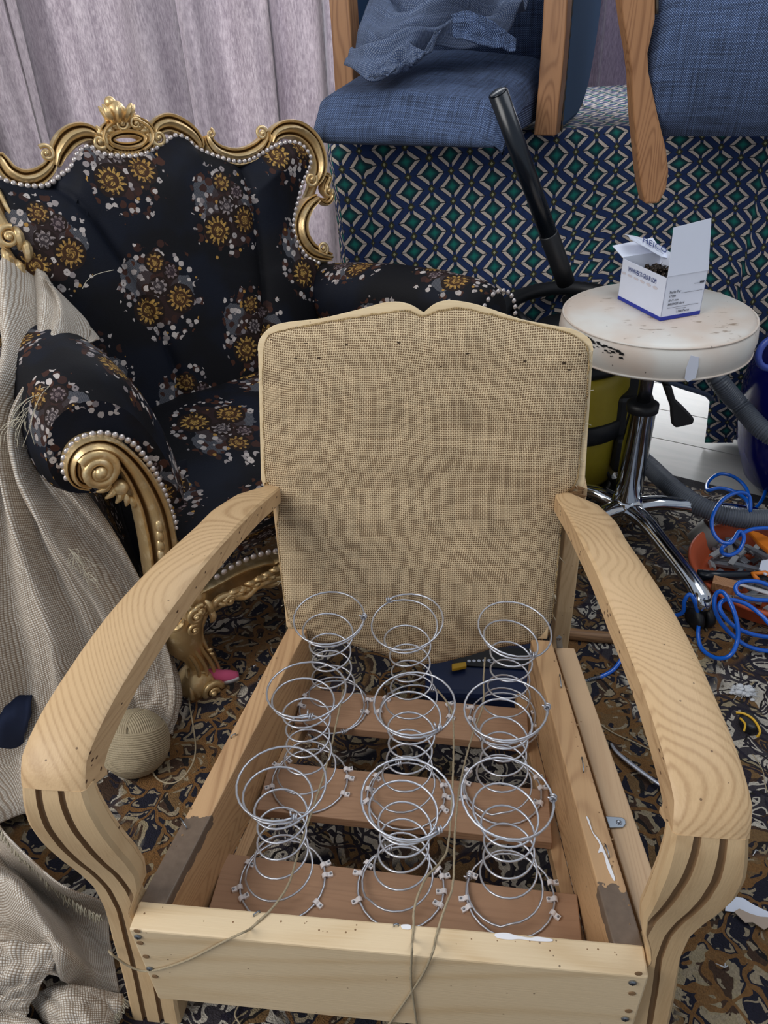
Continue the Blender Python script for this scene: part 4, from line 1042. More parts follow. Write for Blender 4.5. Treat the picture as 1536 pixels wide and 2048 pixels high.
S2 = [p - gN * .09 + V((0, 0, .012)) for p in S1]; S3 = [p - gN * .26 + V((0, 0, .0)) for p in S1]; S4 = [p - gN * .46 + V((0, 0, -.02)) for p in S1]
arm_roll([S0, S1, S2, S3, S4], 'arm_upholstery')
mb = MB(); ot = [fr(x, y, -.035) for x, y in [(250, 985), (262, 1050), (285, 1120), (320, 1180), (330, 1230)]]
mb.grid([ot, [p - gN * .45 for p in ot]]); mb.grid([ot, [p + gS * .12 for p in ot]]); mb.build('outer_arm_panel', M_BROCADE, gch, fix=False, solid=.004)
# right arm: simple roll, only its top shows over the frame chair
def circ(cn, r, n=20, sq=1.0): return [cn + gS * (r * math.cos(2 * PI * k / n)) + V((0, 0, r * sq * math.sin(2 * PI * k / n))) for k in range(n + 1)]
RA = FLp + gS * .80
mb = MB(); P = []
A0 = on_plane(988, 612, RA, gN); A1 = on_plane(645, 575, RA - gN * .40, gN)
rad = [.02, .04, .050, .056, .06, .062, .064, .064]
n = 8; rows = []
for i in range(n): 
    t = [0, .012, .04, .1, .3, .55, .8, 1][i]; c0 = A0.lerp(A1, t) + V((0, 0, .014 * math.sin(PI * t) - .02)); rows.append(circ(c0, rad[i], 24, 1.15)[:-1])
mb.grid(rows, closed=True, caps=True); mb.build('arm_upholstery', M_BROCADE, gch, fix=True)
mb = MB(); mb.box((-.045, -.012, .30), (.045, .40, .55), M=Matrix.Translation(RA) @ Matrix.Rotation(math.atan2(gS.y, gS.x), 4, 'Z')); mb.build('outer_arm_panel', M_BROCADE, gch, smooth=False, bevel=.01)
nails([A0 + V((0, 0, -.022)) + gN * .012 + gS * (.047 * math.cos(a)) + V((0, 0, .055 * math.sin(a))) for a in (PI * (.95 - k / 14) for k in range(19))], .0125, .0052, gN)
mb = MB(); P = [RA + gN * .012 + gS * x + V((0, 0, z)) for x, z in ((-.03, .0), (-.01, .06), (.03, .14), (.035, .2), (.0, .27), (.02, .35), (.0, .45), (-.02, .50), (-.03, .54))]
carve(mb, resample(cat(P, 4), 26), lambda u: .03 + .012 * math.sin(u * 9), .015, gN, back=.03); mb.build('front_leg', M_GOLD, gch, angle=50)
# left front post: big carved scroll head running down into the stem
mb = MB()
stem = crop2([(440, 800), (385, 785), (352, 740), (352, 665), (400, 605), (480, 585), (560, 612), (640, 690), (705, 790), (755, 900), (785, 1010), (805, 1120), (820, 1240), (835, 1340), (860, 1420)])
PM2 = 1.28 / F_PX
P = resample([fr(x, y, .018) for x, y in cat(stem, 6)], 60)
carve(mb, P, lambda u: lerp_tab([(0, .006), (.08, .010), (.2, .0125), (.32, .016), (.45, .022), (.6, .027), (.8, .028), (1, .026)], u), lambda u: lerp_tab([(0, .01), (.25, .022), (.6, .018), (1, .016)], u), gN, back=.03)
mb.build('front_post', M_GOLD, gch, angle=50)
mb = MB()
c = fr(*crop2([(470, 700)])[0], .02)
volute(mb, c, .029, gN, 2.4, 2.0, .27, -1, .012)
mb.ball(c - gN * .020, .035, 20, 12, (1, 1, 1))
for k in range(6):
    P_ = [fr(*crop2([(395 + 14 * k + 60 * t * t, 615 + 5 * k + 175 * t)])[0], .020 + .012 * math.sin(PI * t)) for t in (j / 8 for j in range(9))]
    mb.tube(P_, [.0045 + .0025 * math.sin(PI * j / 8) for j in range(9)], 7)
q = fr(*crop2([(592, 800)])[0], .022); mb.ball(q, .013, 10, 8)
for k in range(5): leaf(mb, fr(*crop2([(540 + 22 * k, 770 + 20 * k)])[0], .018), V((0, 0, -1)) + gS * (.4 * k - .6), .022, .006, gN, .6)
mb.build('scroll_volute', M_GOLD, gch, angle=50)
mb = MB()
for k in range(7):
    x, y = 775 + 4 * k, 985 + 48 * k; p = fr(*crop2([(x, y)])[0], .034); mb.ball(p, .0085, 10, 6, (.8, .8, 1.5))
mb.build('bead_carving', M_GOLD, gch)
npx = crop2([(330, 765), (312, 715), (318, 660), (345, 610), (385, 572), (440, 548), (500, 538), (560, 545), (620, 565), (672, 598), (715, 645), (750, 695), (785, 750), (812, 810), (838, 870), (858, 930), (880, 990), (893, 1045), (905, 1100), (915, 1160)])
nails([fr(x, y, .012) for x, y in cat(npx, 4)], .0108, .0055, gN)
# cabriole leg
def c5(pts): return [(300 + cx / 5.12, 1080 + cy / 5.12) for cx, cy in pts]
mb = MB(); LN = (gN + V((.0, -.25, 0))).normalized()
lp = c5([(500, 480), (440, 640), (370, 800), (340, 930), (390, 1080), (470, 1190), (520, 1300), (520, 1400)])
lr = [.026, .034, .040, .042, .036, .026, .021, .024]
P = cat([tuple(fr(x, y, -.015)) for x, y in lp], 6); Rr = [p[0] for p in cat([(r,) for r in lr], 6)]
mb.tube(P, Rr, 16)
for off, w_ in ((-10, .006), (6, .005), (22, .006), (34, .005)):
    Q = [fr(x + off * (1 if k < 6 else .8), y, .018 - abs(off) * .0004 if k < 6 else .010) for k, (x, y) in enumerate(lp[1:])]
    mb.tube(cat([tuple(q) for q in Q], 6), [w_ * (1 - .4 * k / 36) for k in range(37)], 7)
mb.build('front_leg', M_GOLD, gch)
mb = MB(); fc = fr(*c5([(500, 1470)])[0], -.01); mb.ball(fc, .040, 18, 12, (1, 1, .95)); volute(mb, fr(*c5([(575, 1460)])[0], .02), .021, gN, 0, 1.5, .3, 1, .008)
for k in range(5): mb.tube([fc + V((0, 0, .04)) + gS * (.006 * k - .012), fc + gN * .038 + gS * (.013 * k - .026), fc - V((0, 0, .036)) + gN * .015 + gS * (.008 * k - .016)], .005, 6)
mb.lathe([(.026, 0), (.034, .008), (.034, .02), (.024, .03)], c=(fc.x, fc.y, 0), seg=20); mb.build('scroll_foot', M_GOLD, gch)
mb = MB()                                                # knee carving
for x, y, r in ((400, 690, .016), (385, 830, .012), (440, 640, .013)): volute(mb, fr(*c5([(x, y)])[0], .024), r, gN, 1, 1.3, .3, 1, .006)
for x, y, dx, dz in ((560, 640, .3, -1), (520, 560, .5, -1), (300, 760, -.8, -.5), (560, 1090, .6, .1), (585, 1120, .6, -.3)): leaf(mb, fr(*c5([(x, y)])[0], .02 if y < 1000 else .012), gS * dx + V((0, 0, dz)), .03 if y < 1000 else .010, .007 if y < 1000 else .0035, gN, .4)
kn = mb.build('knee_carving', M_GOLD, gch, angle=50); kn['kind'] = 'stuff'
# serpentine apron
ap = c5([(470, 520), (560, 470), (700, 400), (850, 320), (1000, 255), (1150, 210), (1280, 190)])
mb = MB(); P0 = [fr(x, y, .0) for x, y in ap]
end = RA + V((0, 0, .30))
P = cat([tuple(p) for p in P0] + [tuple(P0[-1].lerp(end, t) + gN * (.02 * math.sin(PI * t)) + V((0, 0, .02 * math.sin(PI * t)))) for t in (.25, .5, .75, 1)], 5)
APR = [(-1, -.5), (-1, .45), (-.88, .9), (-.7, .75), (-.55, .3), (-.1, .15), (.3, .25), (.6, .3), (.8, .8), (.95, .8), (1, .3), (1, -.5)]
Pm = resample(P, 60); carve(mb, [p - V((0, 0, .028)) for p in Pm], .030, .014, gN, .02, APR); mb.build('apron', M_GOLD, gch, angle=40)
mb = MB()
for k in range(16):
    x, y = 640 + k * 42, 590 - k * 24 + 14 * math.sin(k * 1.7); p = fr(*c5([(x, y)])[0], .014)
    leaf(mb, p, gS * (.9 if k % 3 else .5) + V((0, 0, (.35 if k % 2 else -.7))), .024, .0056, gN, .7 if k % 2 else -.5)
Q = [fr(*q, .016) for q in c5([(600, 640), (660, 560), (760, 520), (880, 540), (960, 520), (1060, 430), (1180, 370), (1280, 345)])]; mb.tube(cat([tuple(q) for q in Q], 6), .007, 8)
volute(mb, fr(*c5([(770, 560)])[0], .014), .012, gN, 0, 1.3, .3, 1, .006)
mb.build('apron_carving', M_GOLD, gch, angle=50)
nails([fr(x, y, .012) for x, y in c5([(655, 340), (712, 300), (765, 265), (820, 235), (872, 205), (930, 178), (985, 150), (1042, 130), (1100, 112), (1160, 97), (1215, 85), (1270, 80), (1400, 60), (1600, 50)])], .0135, .0062, gN)
mb = MB()
for s_, d_ in ((.02, .50), (.78, .48)):
    c = gl_(s_, d_, 0); mb = MB(); mb.tube([c + V((0, 0, z)) - gN * (.02 * (1 - z / .4)) for z in (0, .1, .2, .3, .4)], [.018, .018, .022, .026, .03], 10); mb.build('rear_leg', M_GOLD, gch)
# =================================================================== STOOL AND BOX
SX, SY, SZ, SR = .567, 1.487, .575, .190
st = thing('work_stool', 'round stool with worn cream vinyl seat and chrome column, box on top', 'stool', (SX, SY, 0))
mb = MB().lathe([(.002, -.071), (.150, -.073), (.180, -.071), (SR - .002, -.062), (SR + .002, -.035), (SR - .001, -.010), (SR - .008, -.001), (.176, .003), (.12, .004), (.05, .0035), (.001, .003)], seg=72)
o = mb.build('seat', M_VINYL, st, world=False); o.location = (0, 0, SZ - .004); seat = o
mb = MB()
for rr_, zz in ((SR - .004, -.004), (SR - .002, -.064)):
    mb.tube([(rr_ * math.cos(a), rr_ * math.sin(a), SZ - .004 + zz) for a in (2 * PI * k / 90 for k in range(90))], .0022, 6, closed=True)
mb.build('piping', M_VINYL, seat, world=False).location = (0, 0, -(SZ - .004))
# worn patch and stains as thin cracked vinyl flakes at the front left rim
mb = MB()
for k in range(70):
    ad = rnd.uniform(203, 233); a = R(ad); z = SZ - .010 - (ad - 203) / 30 * .012 - rnd.uniform(0, 1) ** 2 * .016; r_ = SR + .0025; s = rnd.uniform(.002, .009)
    c = V((r_ * math.cos(a), r_ * math.sin(a), z)); t = V((-math.sin(a), math.cos(a), 0)); mb.prism([c, c + t * s, c + t * s * .7 + V((0, 0, s * .4)), c + V((0, 0, s * .3))], V((math.cos(a), math.sin(a), 0)) * .0008)
mb.build('torn_patch', M_BLACK, seat, world=False, smooth=False).location = (0, 0, -(SZ - .004))
mb = MB(); a0 = R(272); P = []
for u, v in ((-.04, 0), (.04, -.004), (.055, -.022), (.05, -.045), (-.02, -.052), (-.055, -.045), (-.06, -.025)):
    a = a0 + u; P.append(V(((SR + .0022) * math.cos(a), (SR + .0022) * math.sin(a), SZ - .018 + v)))
mb.prism(P, V((math.cos(a0), math.sin(a0), 0)) * .0006); mb.build('pale_patch', M_CARD, seat, world=False, smooth=False).location = (0, 0, -(SZ - .004))
MB().lathe([(.015, .36), (.015, SZ - .075)], seg=24).build('gas_lift', M_STEELPIPE, st, world=False)
MB().lathe([(.001, .07), (.030, .07), (.030, .352), (.033, .354), (.033, .366), (.024, .372), (.016, .373)], seg=32).build('column', M_CHROME, st, world=False)
MB().lathe([(.0301, .350), (.034, .352), (.034, .368), (.025, .374), (.0155, .375)], seg=28).build('collar', M_BLACK, st, world=False)
MB().lathe([(.03, SZ - .090), (.09, SZ - .084), (.1, SZ - .076), (.03, SZ - .076)], seg=20).build('seat_plate', M_BLACK, st, world=False)
def legp(ang, L=.31, name='leg'):
    d = V((math.cos(ang), math.sin(ang), 0)); P = [d * .02 + V((0, 0, .105)), d * .08 + V((0, 0, .112)), d * L * .55 + V((0, 0, .100)), d * L * .85 + V((0, 0, .086)), d * L + V((0, 0, .070)), d * (L + .012) + V((0, 0, .052))]
    Q = cat([tuple(p) for p in P], 6); rad = [p[0] for p in cat([(.024,), (.020,), (.018,), (.019,), (.021,), (.014,)], 6)]
    lg = MB().tube(Q, rad, 14, flat=.8).build(name, M_CHROME, st, world=False)
    mb = MB(); c = d * (L + .006); 
    mb.lathe([(.012, .0), (.012, .05)], c=(c.x, c.y, .03), seg=10)
    t = V((-d.y, d.x, 0))
    for s_ in (-1, 1): mb.lathe([(.008, -.007), (.024, -.007), (.025, 0), (.024, .007), (.008, .007)], c=c + t * (.013 * s_) + V((0, 0, .0255)), seg=18, M=Matrix.Rotation(math.atan2(t.y, t.x), 4, 'Z') @ Matrix.Rotation(PI / 2, 4, 'Y'))
    mb.build('caster', M_BLACK, lg, world=False)
A_ = math.atan2(-.30, .075)
for k in range(5): legp(A_ + 2 * PI * k / 5)
MB().lathe([(.001, .06), (.034, .065), (.04, .09), (.038, .115), (.031, .13)], seg=28).build('hub', M_CHROME, st, world=False)
# black paddle lever under the seat
mb = MB(); LY = 1.34
LV = [at_y(x, y, LY) for x, y in ((1337, 770), (1345, 775), (1352, 800), (1368, 815), (1384, 832), (1390, 840), (1386, 850), (1374, 852), (1366, 854), (1352, 857), (1345, 850), (1343, 835), (1342, 815), (1333, 790), (1328, 772))]
mb.prism(LV, (0, .012, 0)); lv = mb.build('height_lever', M_BLACK, st, smooth=False, bevel=.004)
mb = MB(); a = at_y(1334, 778, LY + .006); mb.tube([a, a + V((-.01, .03, .035)), V((SX + .05, SY - .05, SZ - .083))], .006, 8); mb.build('lever_rod', M_BLACK, st)

# ---- carton of upholstery nails
bx = thing('cardboard_box', 'open white cardboard box of bronze nails standing on the stool', 'box', (.55, 1.48, SZ))
BZ = SZ + .0005
bA = at_z(1226, 598, BZ); bB = at_z(1320, 642, BZ); bC = at_z(1399, 628, BZ)
e1 = (bA - bB); e2 = (bC - bB); e1.z = e2.z = 0
# square the corner
e2n = e2.normalized(); e1p = (e1 - e2n * e1.dot(e2n)); La = e1.length * .98; Lb = e2.length; e1n = e1p.normalized()
HB = .105
# height from the photo: corner edge from (1320,642) to (1335,552)
import itertools
best = min((abs((CP + ray(1336, 553) * s_ - bB).cross(V((0, 0, 1))).length), (CP + ray(1336, 553) * s_ - bB).z) for s_ in (k * .002 + 1.2 for k in range(400)))
HB = best[1]
def BX(a, b, h): return bB + e1n * (a * La) + e2n * (b * Lb) + V((0, 0, h))
TK = .0012
for nm, (a0_, b0_), (a1_, b1_) in (('front_panel', (0, 0), (1, 0)), ('label_panel', (0, 0), (0, 1)), ('rear_panel', (0, 1), (1, 1)), ('end_panel', (1, 0), (1, 1))):
    p, q = BX(a0_, b0_, 0), BX(a1_, b1_, 0); nrm = (q - p).cross(V((0, 0, 1))).normalized(); ctr = BX(.5, .5, 0)
    if nrm.dot(ctr - p) < 0: nrm = -nrm
    hh = HB * (.96 if nm == 'front_panel' else 1.0)
    mb = MB().prism([p, q, q + V((0, 0, hh)), p + V((0, 0, hh))], nrm * TK); pn = mb.build(nm, M_CARD, bx, smooth=False)
    if nm in ('front_panel', 'label_panel'):
        o_ = -nrm * .0004; MB().prism([p + o_, q + o_, q + o_ + V((0, 0, HB * .085)), p + o_ + V((0, 0, HB * .085))], nrm * .0003).build('blue_stripe', M_BLUEBAND, pn, smooth=False)
    if nm == 'front_panel': PF, NF = pn, nrm
    if nm == 'label_panel': PL, NL = pn, nrm
MB().prism([BX(0, 0, .0005), BX(1, 0, .0005), BX(1, 1, .0005), BX(0, 1, .0005)], (0, 0, .001)).build('bottom_panel', M_CARDIN, bx, smooth=False)
def flap(pts, name, mat=M_CARD, th=.001):
    pts = [V(p) for p in pts]; n = (pts[1] - pts[0]).cross(pts[2] - pts[0]).normalized(); return MB().prism(pts, n * th).build(name, mat, bx, smooth=False)
# tall flap standing on the label side
Nf = -NL
t0, t1 = BX(0, 0, HB), BX(0, 1, HB)
FH = Lb * 1.10
flap([t0, t1, t1 + V((0, 0, FH * .93)) - e2n * .006 - Nf * .012, t0 + V((0, 0, FH * .86)) + e2n * .003 - Nf * .010], 'tall_flap')
# left end flap folded outwards
m0, m1 = BX(1, 0, HB * .97), BX(1, 1, HB)
flap([m0, m1, m1 + e1n * .035 + V((0, 0, .018)) + e2n * .0, m0 + e1n * .042 + V((0, 0, .014))], 'end_flap')
# rear flap leaning, torn edge, with blue print
r0_, r1_ = BX(.0, 1, HB), BX(1.0, 1, HB)
lean = (e2n * -.62 + V((0, 0, .42))).normalized()
YR = r1_.y
tp = [at_y(x, y, YR + .012) for x, y in ((1250, 469), (1266, 471), (1290, 477), (1314, 487), (1334, 500), (1352, 512))]
bt = [at_y(x, y, YR - .022) for x, y in ((1262, 479), (1276, 487), (1290, 494), (1306, 504), (1322, 513), (1350, 520))]
mb = MB().grid([tp, [p.lerp(q, .5) + V((0, 0, .003)) for p, q in zip(tp, bt)], bt]); rf_ = mb.build('rear_flap', M_CARD, bx, smooth=False, solid=.0008)
# lettering
def text(body, org, xdir, ydir, size, mat, parent, sx=1.0, italic=0):
    c = bpy.data.curves.new('lettering', 'FONT'); c.body = body; c.size = size; c.extrude = .00012; c.resolution_u = 2; c.shear = italic
    tmp = bpy.data.objects.new('lettering', c); C.objects.link(tmp); dg = bpy.context.evaluated_depsgraph_get(); me = bpy.data.meshes.new_from_object(tmp.evaluated_get(dg)); bpy.data.objects.remove(tmp)
    me.name = 'lettering'; me.materials.clear(); me.materials.append(mat)
    o = bpy.data.objects.new('lettering', me); C.objects.link(o); o.parent = parent
    X, Y = V(xdir).normalized(), V(ydir).normalized(); Z = X.cross(Y).normalized(); Y = Z.cross(X)
    Mx = Matrix(((X.x * sx, Y.x, Z.x, org[0]), (X.y * sx, Y.y, Z.y, org[1]), (X.z * sx, Y.z, Z.z, org[2]), (0, 0, 0, 1)))
    o.matrix_local = inv_of(parent) @ Mx; return o
Z3 = V((0, 0, 1))
text('WWW.HEICO-GROUP.COM', BX(.84, 0, HB * .74) - NF * .0008, -e1n, Z3, HB * .155, M_INKBLUE, PF, sx=La * .62 / (HB * .155 * 12.2))
# faded tape print: row of pale lozenges under the address
mb = MB()
for k in range(6):
    c = BX(.93 - .145 * k, 0, HB * (.655)) - NF * .0006
    P = [c - e1n * (La * .055 * math.cos(a)) + Z3 * (HB * .030 * math.sin(a) * (1 + .25 * math.sin(2 * a + k)) ) for a in (2 * PI * j / 14 for j in range(14))]; mb.prism(P, -NF * .0002)
mb.build('faded_print', M_INKRED, PF, smooth=False)
LBo = -NL * .0008
def lab(body, u, h, s, mat=M_INK, it=0, sx=.95): text(body, BX(0, u, HB * h) + LBo, e2n, Z3, HB * s, mat, PL, sx=sx, italic=it)
lab('Perle Fer', .12, .60, .085); lab('17784', .12, .51, .075); lab('Ø 11 mm', .12, .42, .07, it=.2); lab('BRONZE doré', .12, .33, .075, it=.2); lab('1.000 Pieces', .36, .14, .075)
mb = MB()
for h, a, b in ((.575, .42, .95), (.27, .12, .9), (.225, .34, .6), (.745, .7, .84)):
    p, q = BX(0, a, HB * h) + LBo, BX(0, b, HB * h) + LBo; mb.prism([p, q, q + Z3 * .0005, p + Z3 * .0005], -NL * .0002)
p, q = BX(0, .84, HB * .74) + LBo, BX(0, .95, HB * .74) + LBo; mb.prism([p, q, q + Z3 * .004, p + Z3 * .004], -NL * .0002)
mb.build('printed_lines', M_INK, PL, smooth=False)
p0 = at_y(1283, 486, YR - .010); text('HEICO', p0 + V((0, -.004, .004)), at_y(1325, 507, YR - .010) - p0, at_y(1298, 478, YR + .006) - p0, .021, M_INKBLUE, rf_, sx=.95)
# bronze nails heaped inside: each a domed head with a shank
hs = None
for k in range(110):
    a, b = rnd.uniform(.06, .94), rnd.uniform(.08, .92); h = HB * (.70 + .20 * (1 - abs(a - .25) * 1.3) * math.sin(PI * b)) + rnd.uniform(-.004, .004)
    if hs is None:
        m_ = MB().lathe([(.0055, 0), (.0048, .002), (.003, .0036), (.0004, .0042)], seg=8); m_.tube([(0, 0, 0), (0, 0, -.011)], [.0008, .0002], 4); hs = m_.build('bronze_nail', M_BRONZE, None); o = hs
    else: o = bpy.data.objects.new('bronze_nail', hs.data); C.objects.link(o)
    tag(o, 'bronze upholstery nail in the heap inside the white box', 'nail', 'bronze nails in the box')
    o.matrix_world = Matrix.Translation(BX(a, b, h)) @ Matrix.Rotation(rnd.uniform(0, 6.3), 4, 'Z') @ Matrix.Rotation(rnd.choice([rnd.uniform(0, 1.0), rnd.uniform(0, 3.1)]), 4, 'X')
mb = MB().prism([BX(.04, .04, HB * .1), BX(.96, .04, HB * .1), BX(.96, .96, HB * .1), BX(.04, .96, HB * .1)], (0, 0, HB * .6)); fo = mb.build('nail_heap', M_BRONZE, None, smooth=False); tag(fo, 'dark mass of bronze nails filling the lower part of the white box', 'nails', kind='stuff')
# =================================================================== BLUE CHAIRS ON THE TABLE
def pad(mb, x0, x1, y0, y1, zb, ztop, r=.05, nx=30, ny=26, crown=.02):
    """closed cushion: rounded box with crowned top; ztop(x,y) height function; grid rows wrap around in y-z"""
    rows = []
    for i in range(nx + 1):
        u = i / nx; x = x0 + (x1 - x0) * u; e = min(u, 1 - u) * (x1 - x0); k = min(1, e / r); rr = r * math.sqrt(max(0, 1 - (1 - k) ** 2)) / r
        row = []
        ya, yb = y0 + (1 - rr) * r * .5, y1 - (1 - rr) * r * .5
        for j in range(ny):
            t = j / ny
            if t < .45: v = t / .45; y = ya + (yb - ya) * v; zt = ztop(x, y) - (1 - rr) * r * .8; q = min(v, 1 - v) * (yb - ya); kk = min(1, q / r); zz = zt - (1 - math.sqrt(max(0, 1 - (1 - kk) ** 2))) * r * .9; row.append(V((x, y, zz)))
            elif t < .55: v = (t - .45) / .1; zt = ztop(x, yb) - (1 - rr) * r * .8 - r * .9; row.append(V((x, yb + .01 * math.sin(PI * v), zt + (zb + .01 - zt) * v)))
            elif t < .9: v = (t - .55) / .35; y = yb + (ya - yb) * v; row.append(V((x, y, zb + (1 - rr) * r * .25)))
            else: v = (t - .9) / .1; zt = ztop(x, ya) - (1 - rr) * r * .8 - r * .9; row.append(V((x, ya - .014 * math.sin(PI * (v * .8 + .1)), zb + (zt - zb) * v)))
        rows.append(row)
    return mb.grid(rows, closed=True, caps=True)
TT = TZ + .001
c1 = thing('blue_armchair', 'blue denim armchair with loose cloth on its seat, left one on the table', 'armchair', (.19, 2.04, TT), math.atan2(-.20, .46))
m = pad(MB(), -.222, .212, -.30, .26, .010, lambda x, y: .098 + .13 * max(0, (y + .25)) + .012 * math.cos(x * 6) - .012 * math.sin(max(0, x) * 8), r=.055)
m.build('seat', M_DENIM, c1, world=False, fix=True)
for s in (-1, 1):
    mb = MB(); x0 = .222 if s > 0 else -.272
    rows = [[V((x0 + .004 * math.sin(z * 9), y, z)) for y in (-.04, .012)] + [V((x0 + .050 + .004 * math.sin(z * 9), y, z)) for y in (.012, -.04)] for z in (.0, .1, .2, .3, .42, .5)]
    mb.grid(rows, closed=True, caps=True); mb.build('front_post', M_DARKWOOD, c1, world=False, smooth=False, bevel=.003)
    # side panel in velvet, curved underneath
    mb = MB(); xs = .272 if s > 0 else -.275
    OL = cat([(.014, .004), (.14, .004), (.26, .012), (.35, .06), (.41, .16), (.44, .3), (.455, .5)], 4) + [(.014, .5)]
    mb.prism([V((xs - (.032 if s > 0 else -.0), y, z)) for y, z in OL], (.032, 0, 0)); mb.build('side_panel', M_VELVET, c1, world=False, smooth=False, bevel=.012)
    mb = MB()
    mb.tube([(x0 + (.052 if s > 0 else -.0), .016, z) for z in [k * .01 for k in range(50)]], [.0032 if k % 2 else .0012 for k in range(50)], 6); mb.build('nail_trim', M_DARKMETAL, c1, world=False)
    mb = MB(); mb.tube([(s * .225, .50, 0), (s * .222, .47, .05), (s * .22, .44, .12)], [.012, .018, .02], 8); mb.build('rear_leg', M_POST, c1, world=False)
m = pad(MB(), -.215, .215, .14, .30, .10, lambda x, y: .50, r=.05); m.build('backrest', M_DENIM, c1, world=False)
mb = MB(); rows = []
for j in range(8): t = j / 7; rows.append([V((-.235 + .47 * k / 12, .40 + .10 * t + .03 * math.sin(PI * k / 12), .06 + .46 * t)) for k in range(13)])
mb.grid(rows); mb.build('rear_panel', M_VELVET, c1, world=False, solid=.02)
# loose denim cloth heaped on the seat
def fold_sheet(ctrl, n, m, amp, freq, seed, dirv=V((0, -.3, 1)), nz=.01, nf=9, uvs=1.0):
    """ctrl: rows of 3-D points; smooth both ways then add folds"""
    A = [resample(cat([tuple(p) for p in r], 8), m) for r in ctrl]; cols = list(zip(*A)); B = [resample(cat([tuple(p) for p in c], 8), n) for c in cols]
    rows = [[B[j][i] for j in range(m)] for i in range(n)]
    for i in range(n):
        for j in range(m):
            u, v = j / (m - 1), i / (n - 1); e = min(1, 6 * min(u, 1 - u) + .35)
            ph = freq * u * 2 * PI + 1.6 * noise.noise(V((u * 2 + seed, v * 2.2, seed))) * 2
            h = amp * e * (math.sin(ph) + .45 * math.sin(2.1 * ph + 1.3 + 2 * v)) + nz * noise.noise(V((u * nf, v * nf * .8, seed + 9)))
            rows[i][j] = rows[i][j] + dirv * h
    return rows
cl = [[at_y(690, 135, 1.90), at_y(720, 60, 1.97), at_y(760, -20, 2.05), at_y(800, -80, 2.1)],
      [at_y(738, 158, 1.82), at_y(780, 70, 1.90), at_y(830, -5, 1.97), at_y(870, -80, 2.03)],
      [at_y(800, 130, 1.85), at_y(850, 60, 1.90), at_y(900, -5, 1.95), at_y(950, -80, 2.0)],
      [at_y(870, 85, 1.92), at_y(925, 45, 1.94), at_y(990, -8, 1.95), at_y(1020, -80, 2.0)],
      [at_y(960, 92, 1.93), at_y(1000, 62, 1.94), at_y(1050, 15, 1.95), at_y(1070, -80, 2.0)]]
lc = fold_sheet(cl, 90, 60, .024, 2.6, 3.1, V((0, -.55, .8)), .035, 5)
lo = MB().grid(lc).build('loose_cloth', M_DENIM2, None, fix=False, solid=.003); tag(lo, 'crumpled blue denim cloth thrown on the seat of the left blue chair', 'cloth')
cl2 = [[at_y(738, 158, 1.80), at_y(775, 120, 1.82), at_y(820, 85, 1.84)], [at_y(775, 150, 1.79), at_y(800, 138, 1.80), at_y(860, 110, 1.84)], [at_y(795, 138, 1.80), at_y(830, 118, 1.81), at_y(880, 60, 1.86)]]
MB().grid(fold_sheet(cl2, 24, 24, .008, 1.4, 8, V((0, -.5, .8)), .012)).build('cloth_tail', M_DENIM2, lo, fix=False, solid=.003)
cl3 = [[at_y(902, 30, 1.86), at_y(905, 72, 1.84)], [at_y(940, 22, 1.85), at_y(940, 84, 1.83)], [at_y(985, 45, 1.85), at_y(985, 92, 1.83)], [at_y(1032, 76, 1.86), at_y(1032, 97, 1.84)]]
MB().grid(fold_sheet(cl3, 26, 14, .006, .9, 5, V((0, -.5, .8)), .008)).build('cloth_tail', M_DENIM, lo, fix=False, solid=.004)
# right chair, pushed forward so that its front leg hangs beyond the table edge
q_ = at_y(1312, 290, 1.70)
c2 = thing('blue_armchair', 'blue denim armchair with one long wooden leg, at the right edge on the table', 'armchair', (q_.x, 1.70, TT), R(-17))
LG = [(1240, -40, 1311, -40), (1243, 0, 1311, 0), (1248, 40, 1311, 40), (1258, 120, 1298, 95), (1262, 160, 1300, 130), (1268, 230, 1316, 230), (1275, 300, 1333, 300), (1279, 345, 1338, 345), (1284, 385, 1334, 375), (1291, 407, 1318, 409)]
rows = []
for (a, b, c_, d_) in [(1232, -260, 1309, -260)] + LG:
    p, q = at_y(a, b, 1.690), at_y(c_, d_, 1.690); p.z = q.z = (p.z + q.z) / 2; rows.append([p, q, q + V((0, .045, 0)), p + V((0, .045, 0))])
mb = MB().grid(rows, closed=True, caps=True); mb.build('front_leg', M_DARKWOOD, c2, smooth=False, bevel=.005)
tpq = rows[0][3]; tq2 = rows[0][2]
ad = V((math.sin(R(17)), math.cos(R(17)), 0)); ex_ = (tq2 - tpq); z_ = V((0, 0, .028))
MB().prism([tpq - z_, tq2 - z_, tq2, tpq], ad * .50).build('arm_rest', M_DARKWOOD, c2, smooth=False, bevel=.005)
I2 = inv_of(c2)
m = pad(MB(), -.044, .60, .0, .55, .016, lambda x, y: .30, r=.05, nx=34); m.build('seat', M_DENIM, c2, world=False)
m = pad(MB(), -.044, .60, .13, .28, .22, lambda x, y: .52, r=.05, nx=24); m.build('backrest', M_DENIM, c2, world=False)
mb = MB(); mb.tube([I2 @ at_y(1313, y, 1.705) for y in (-40, 0, 15, 28)], .004, 6); mb.build('nail_trim', M_DARKMETAL, c2, world=False)
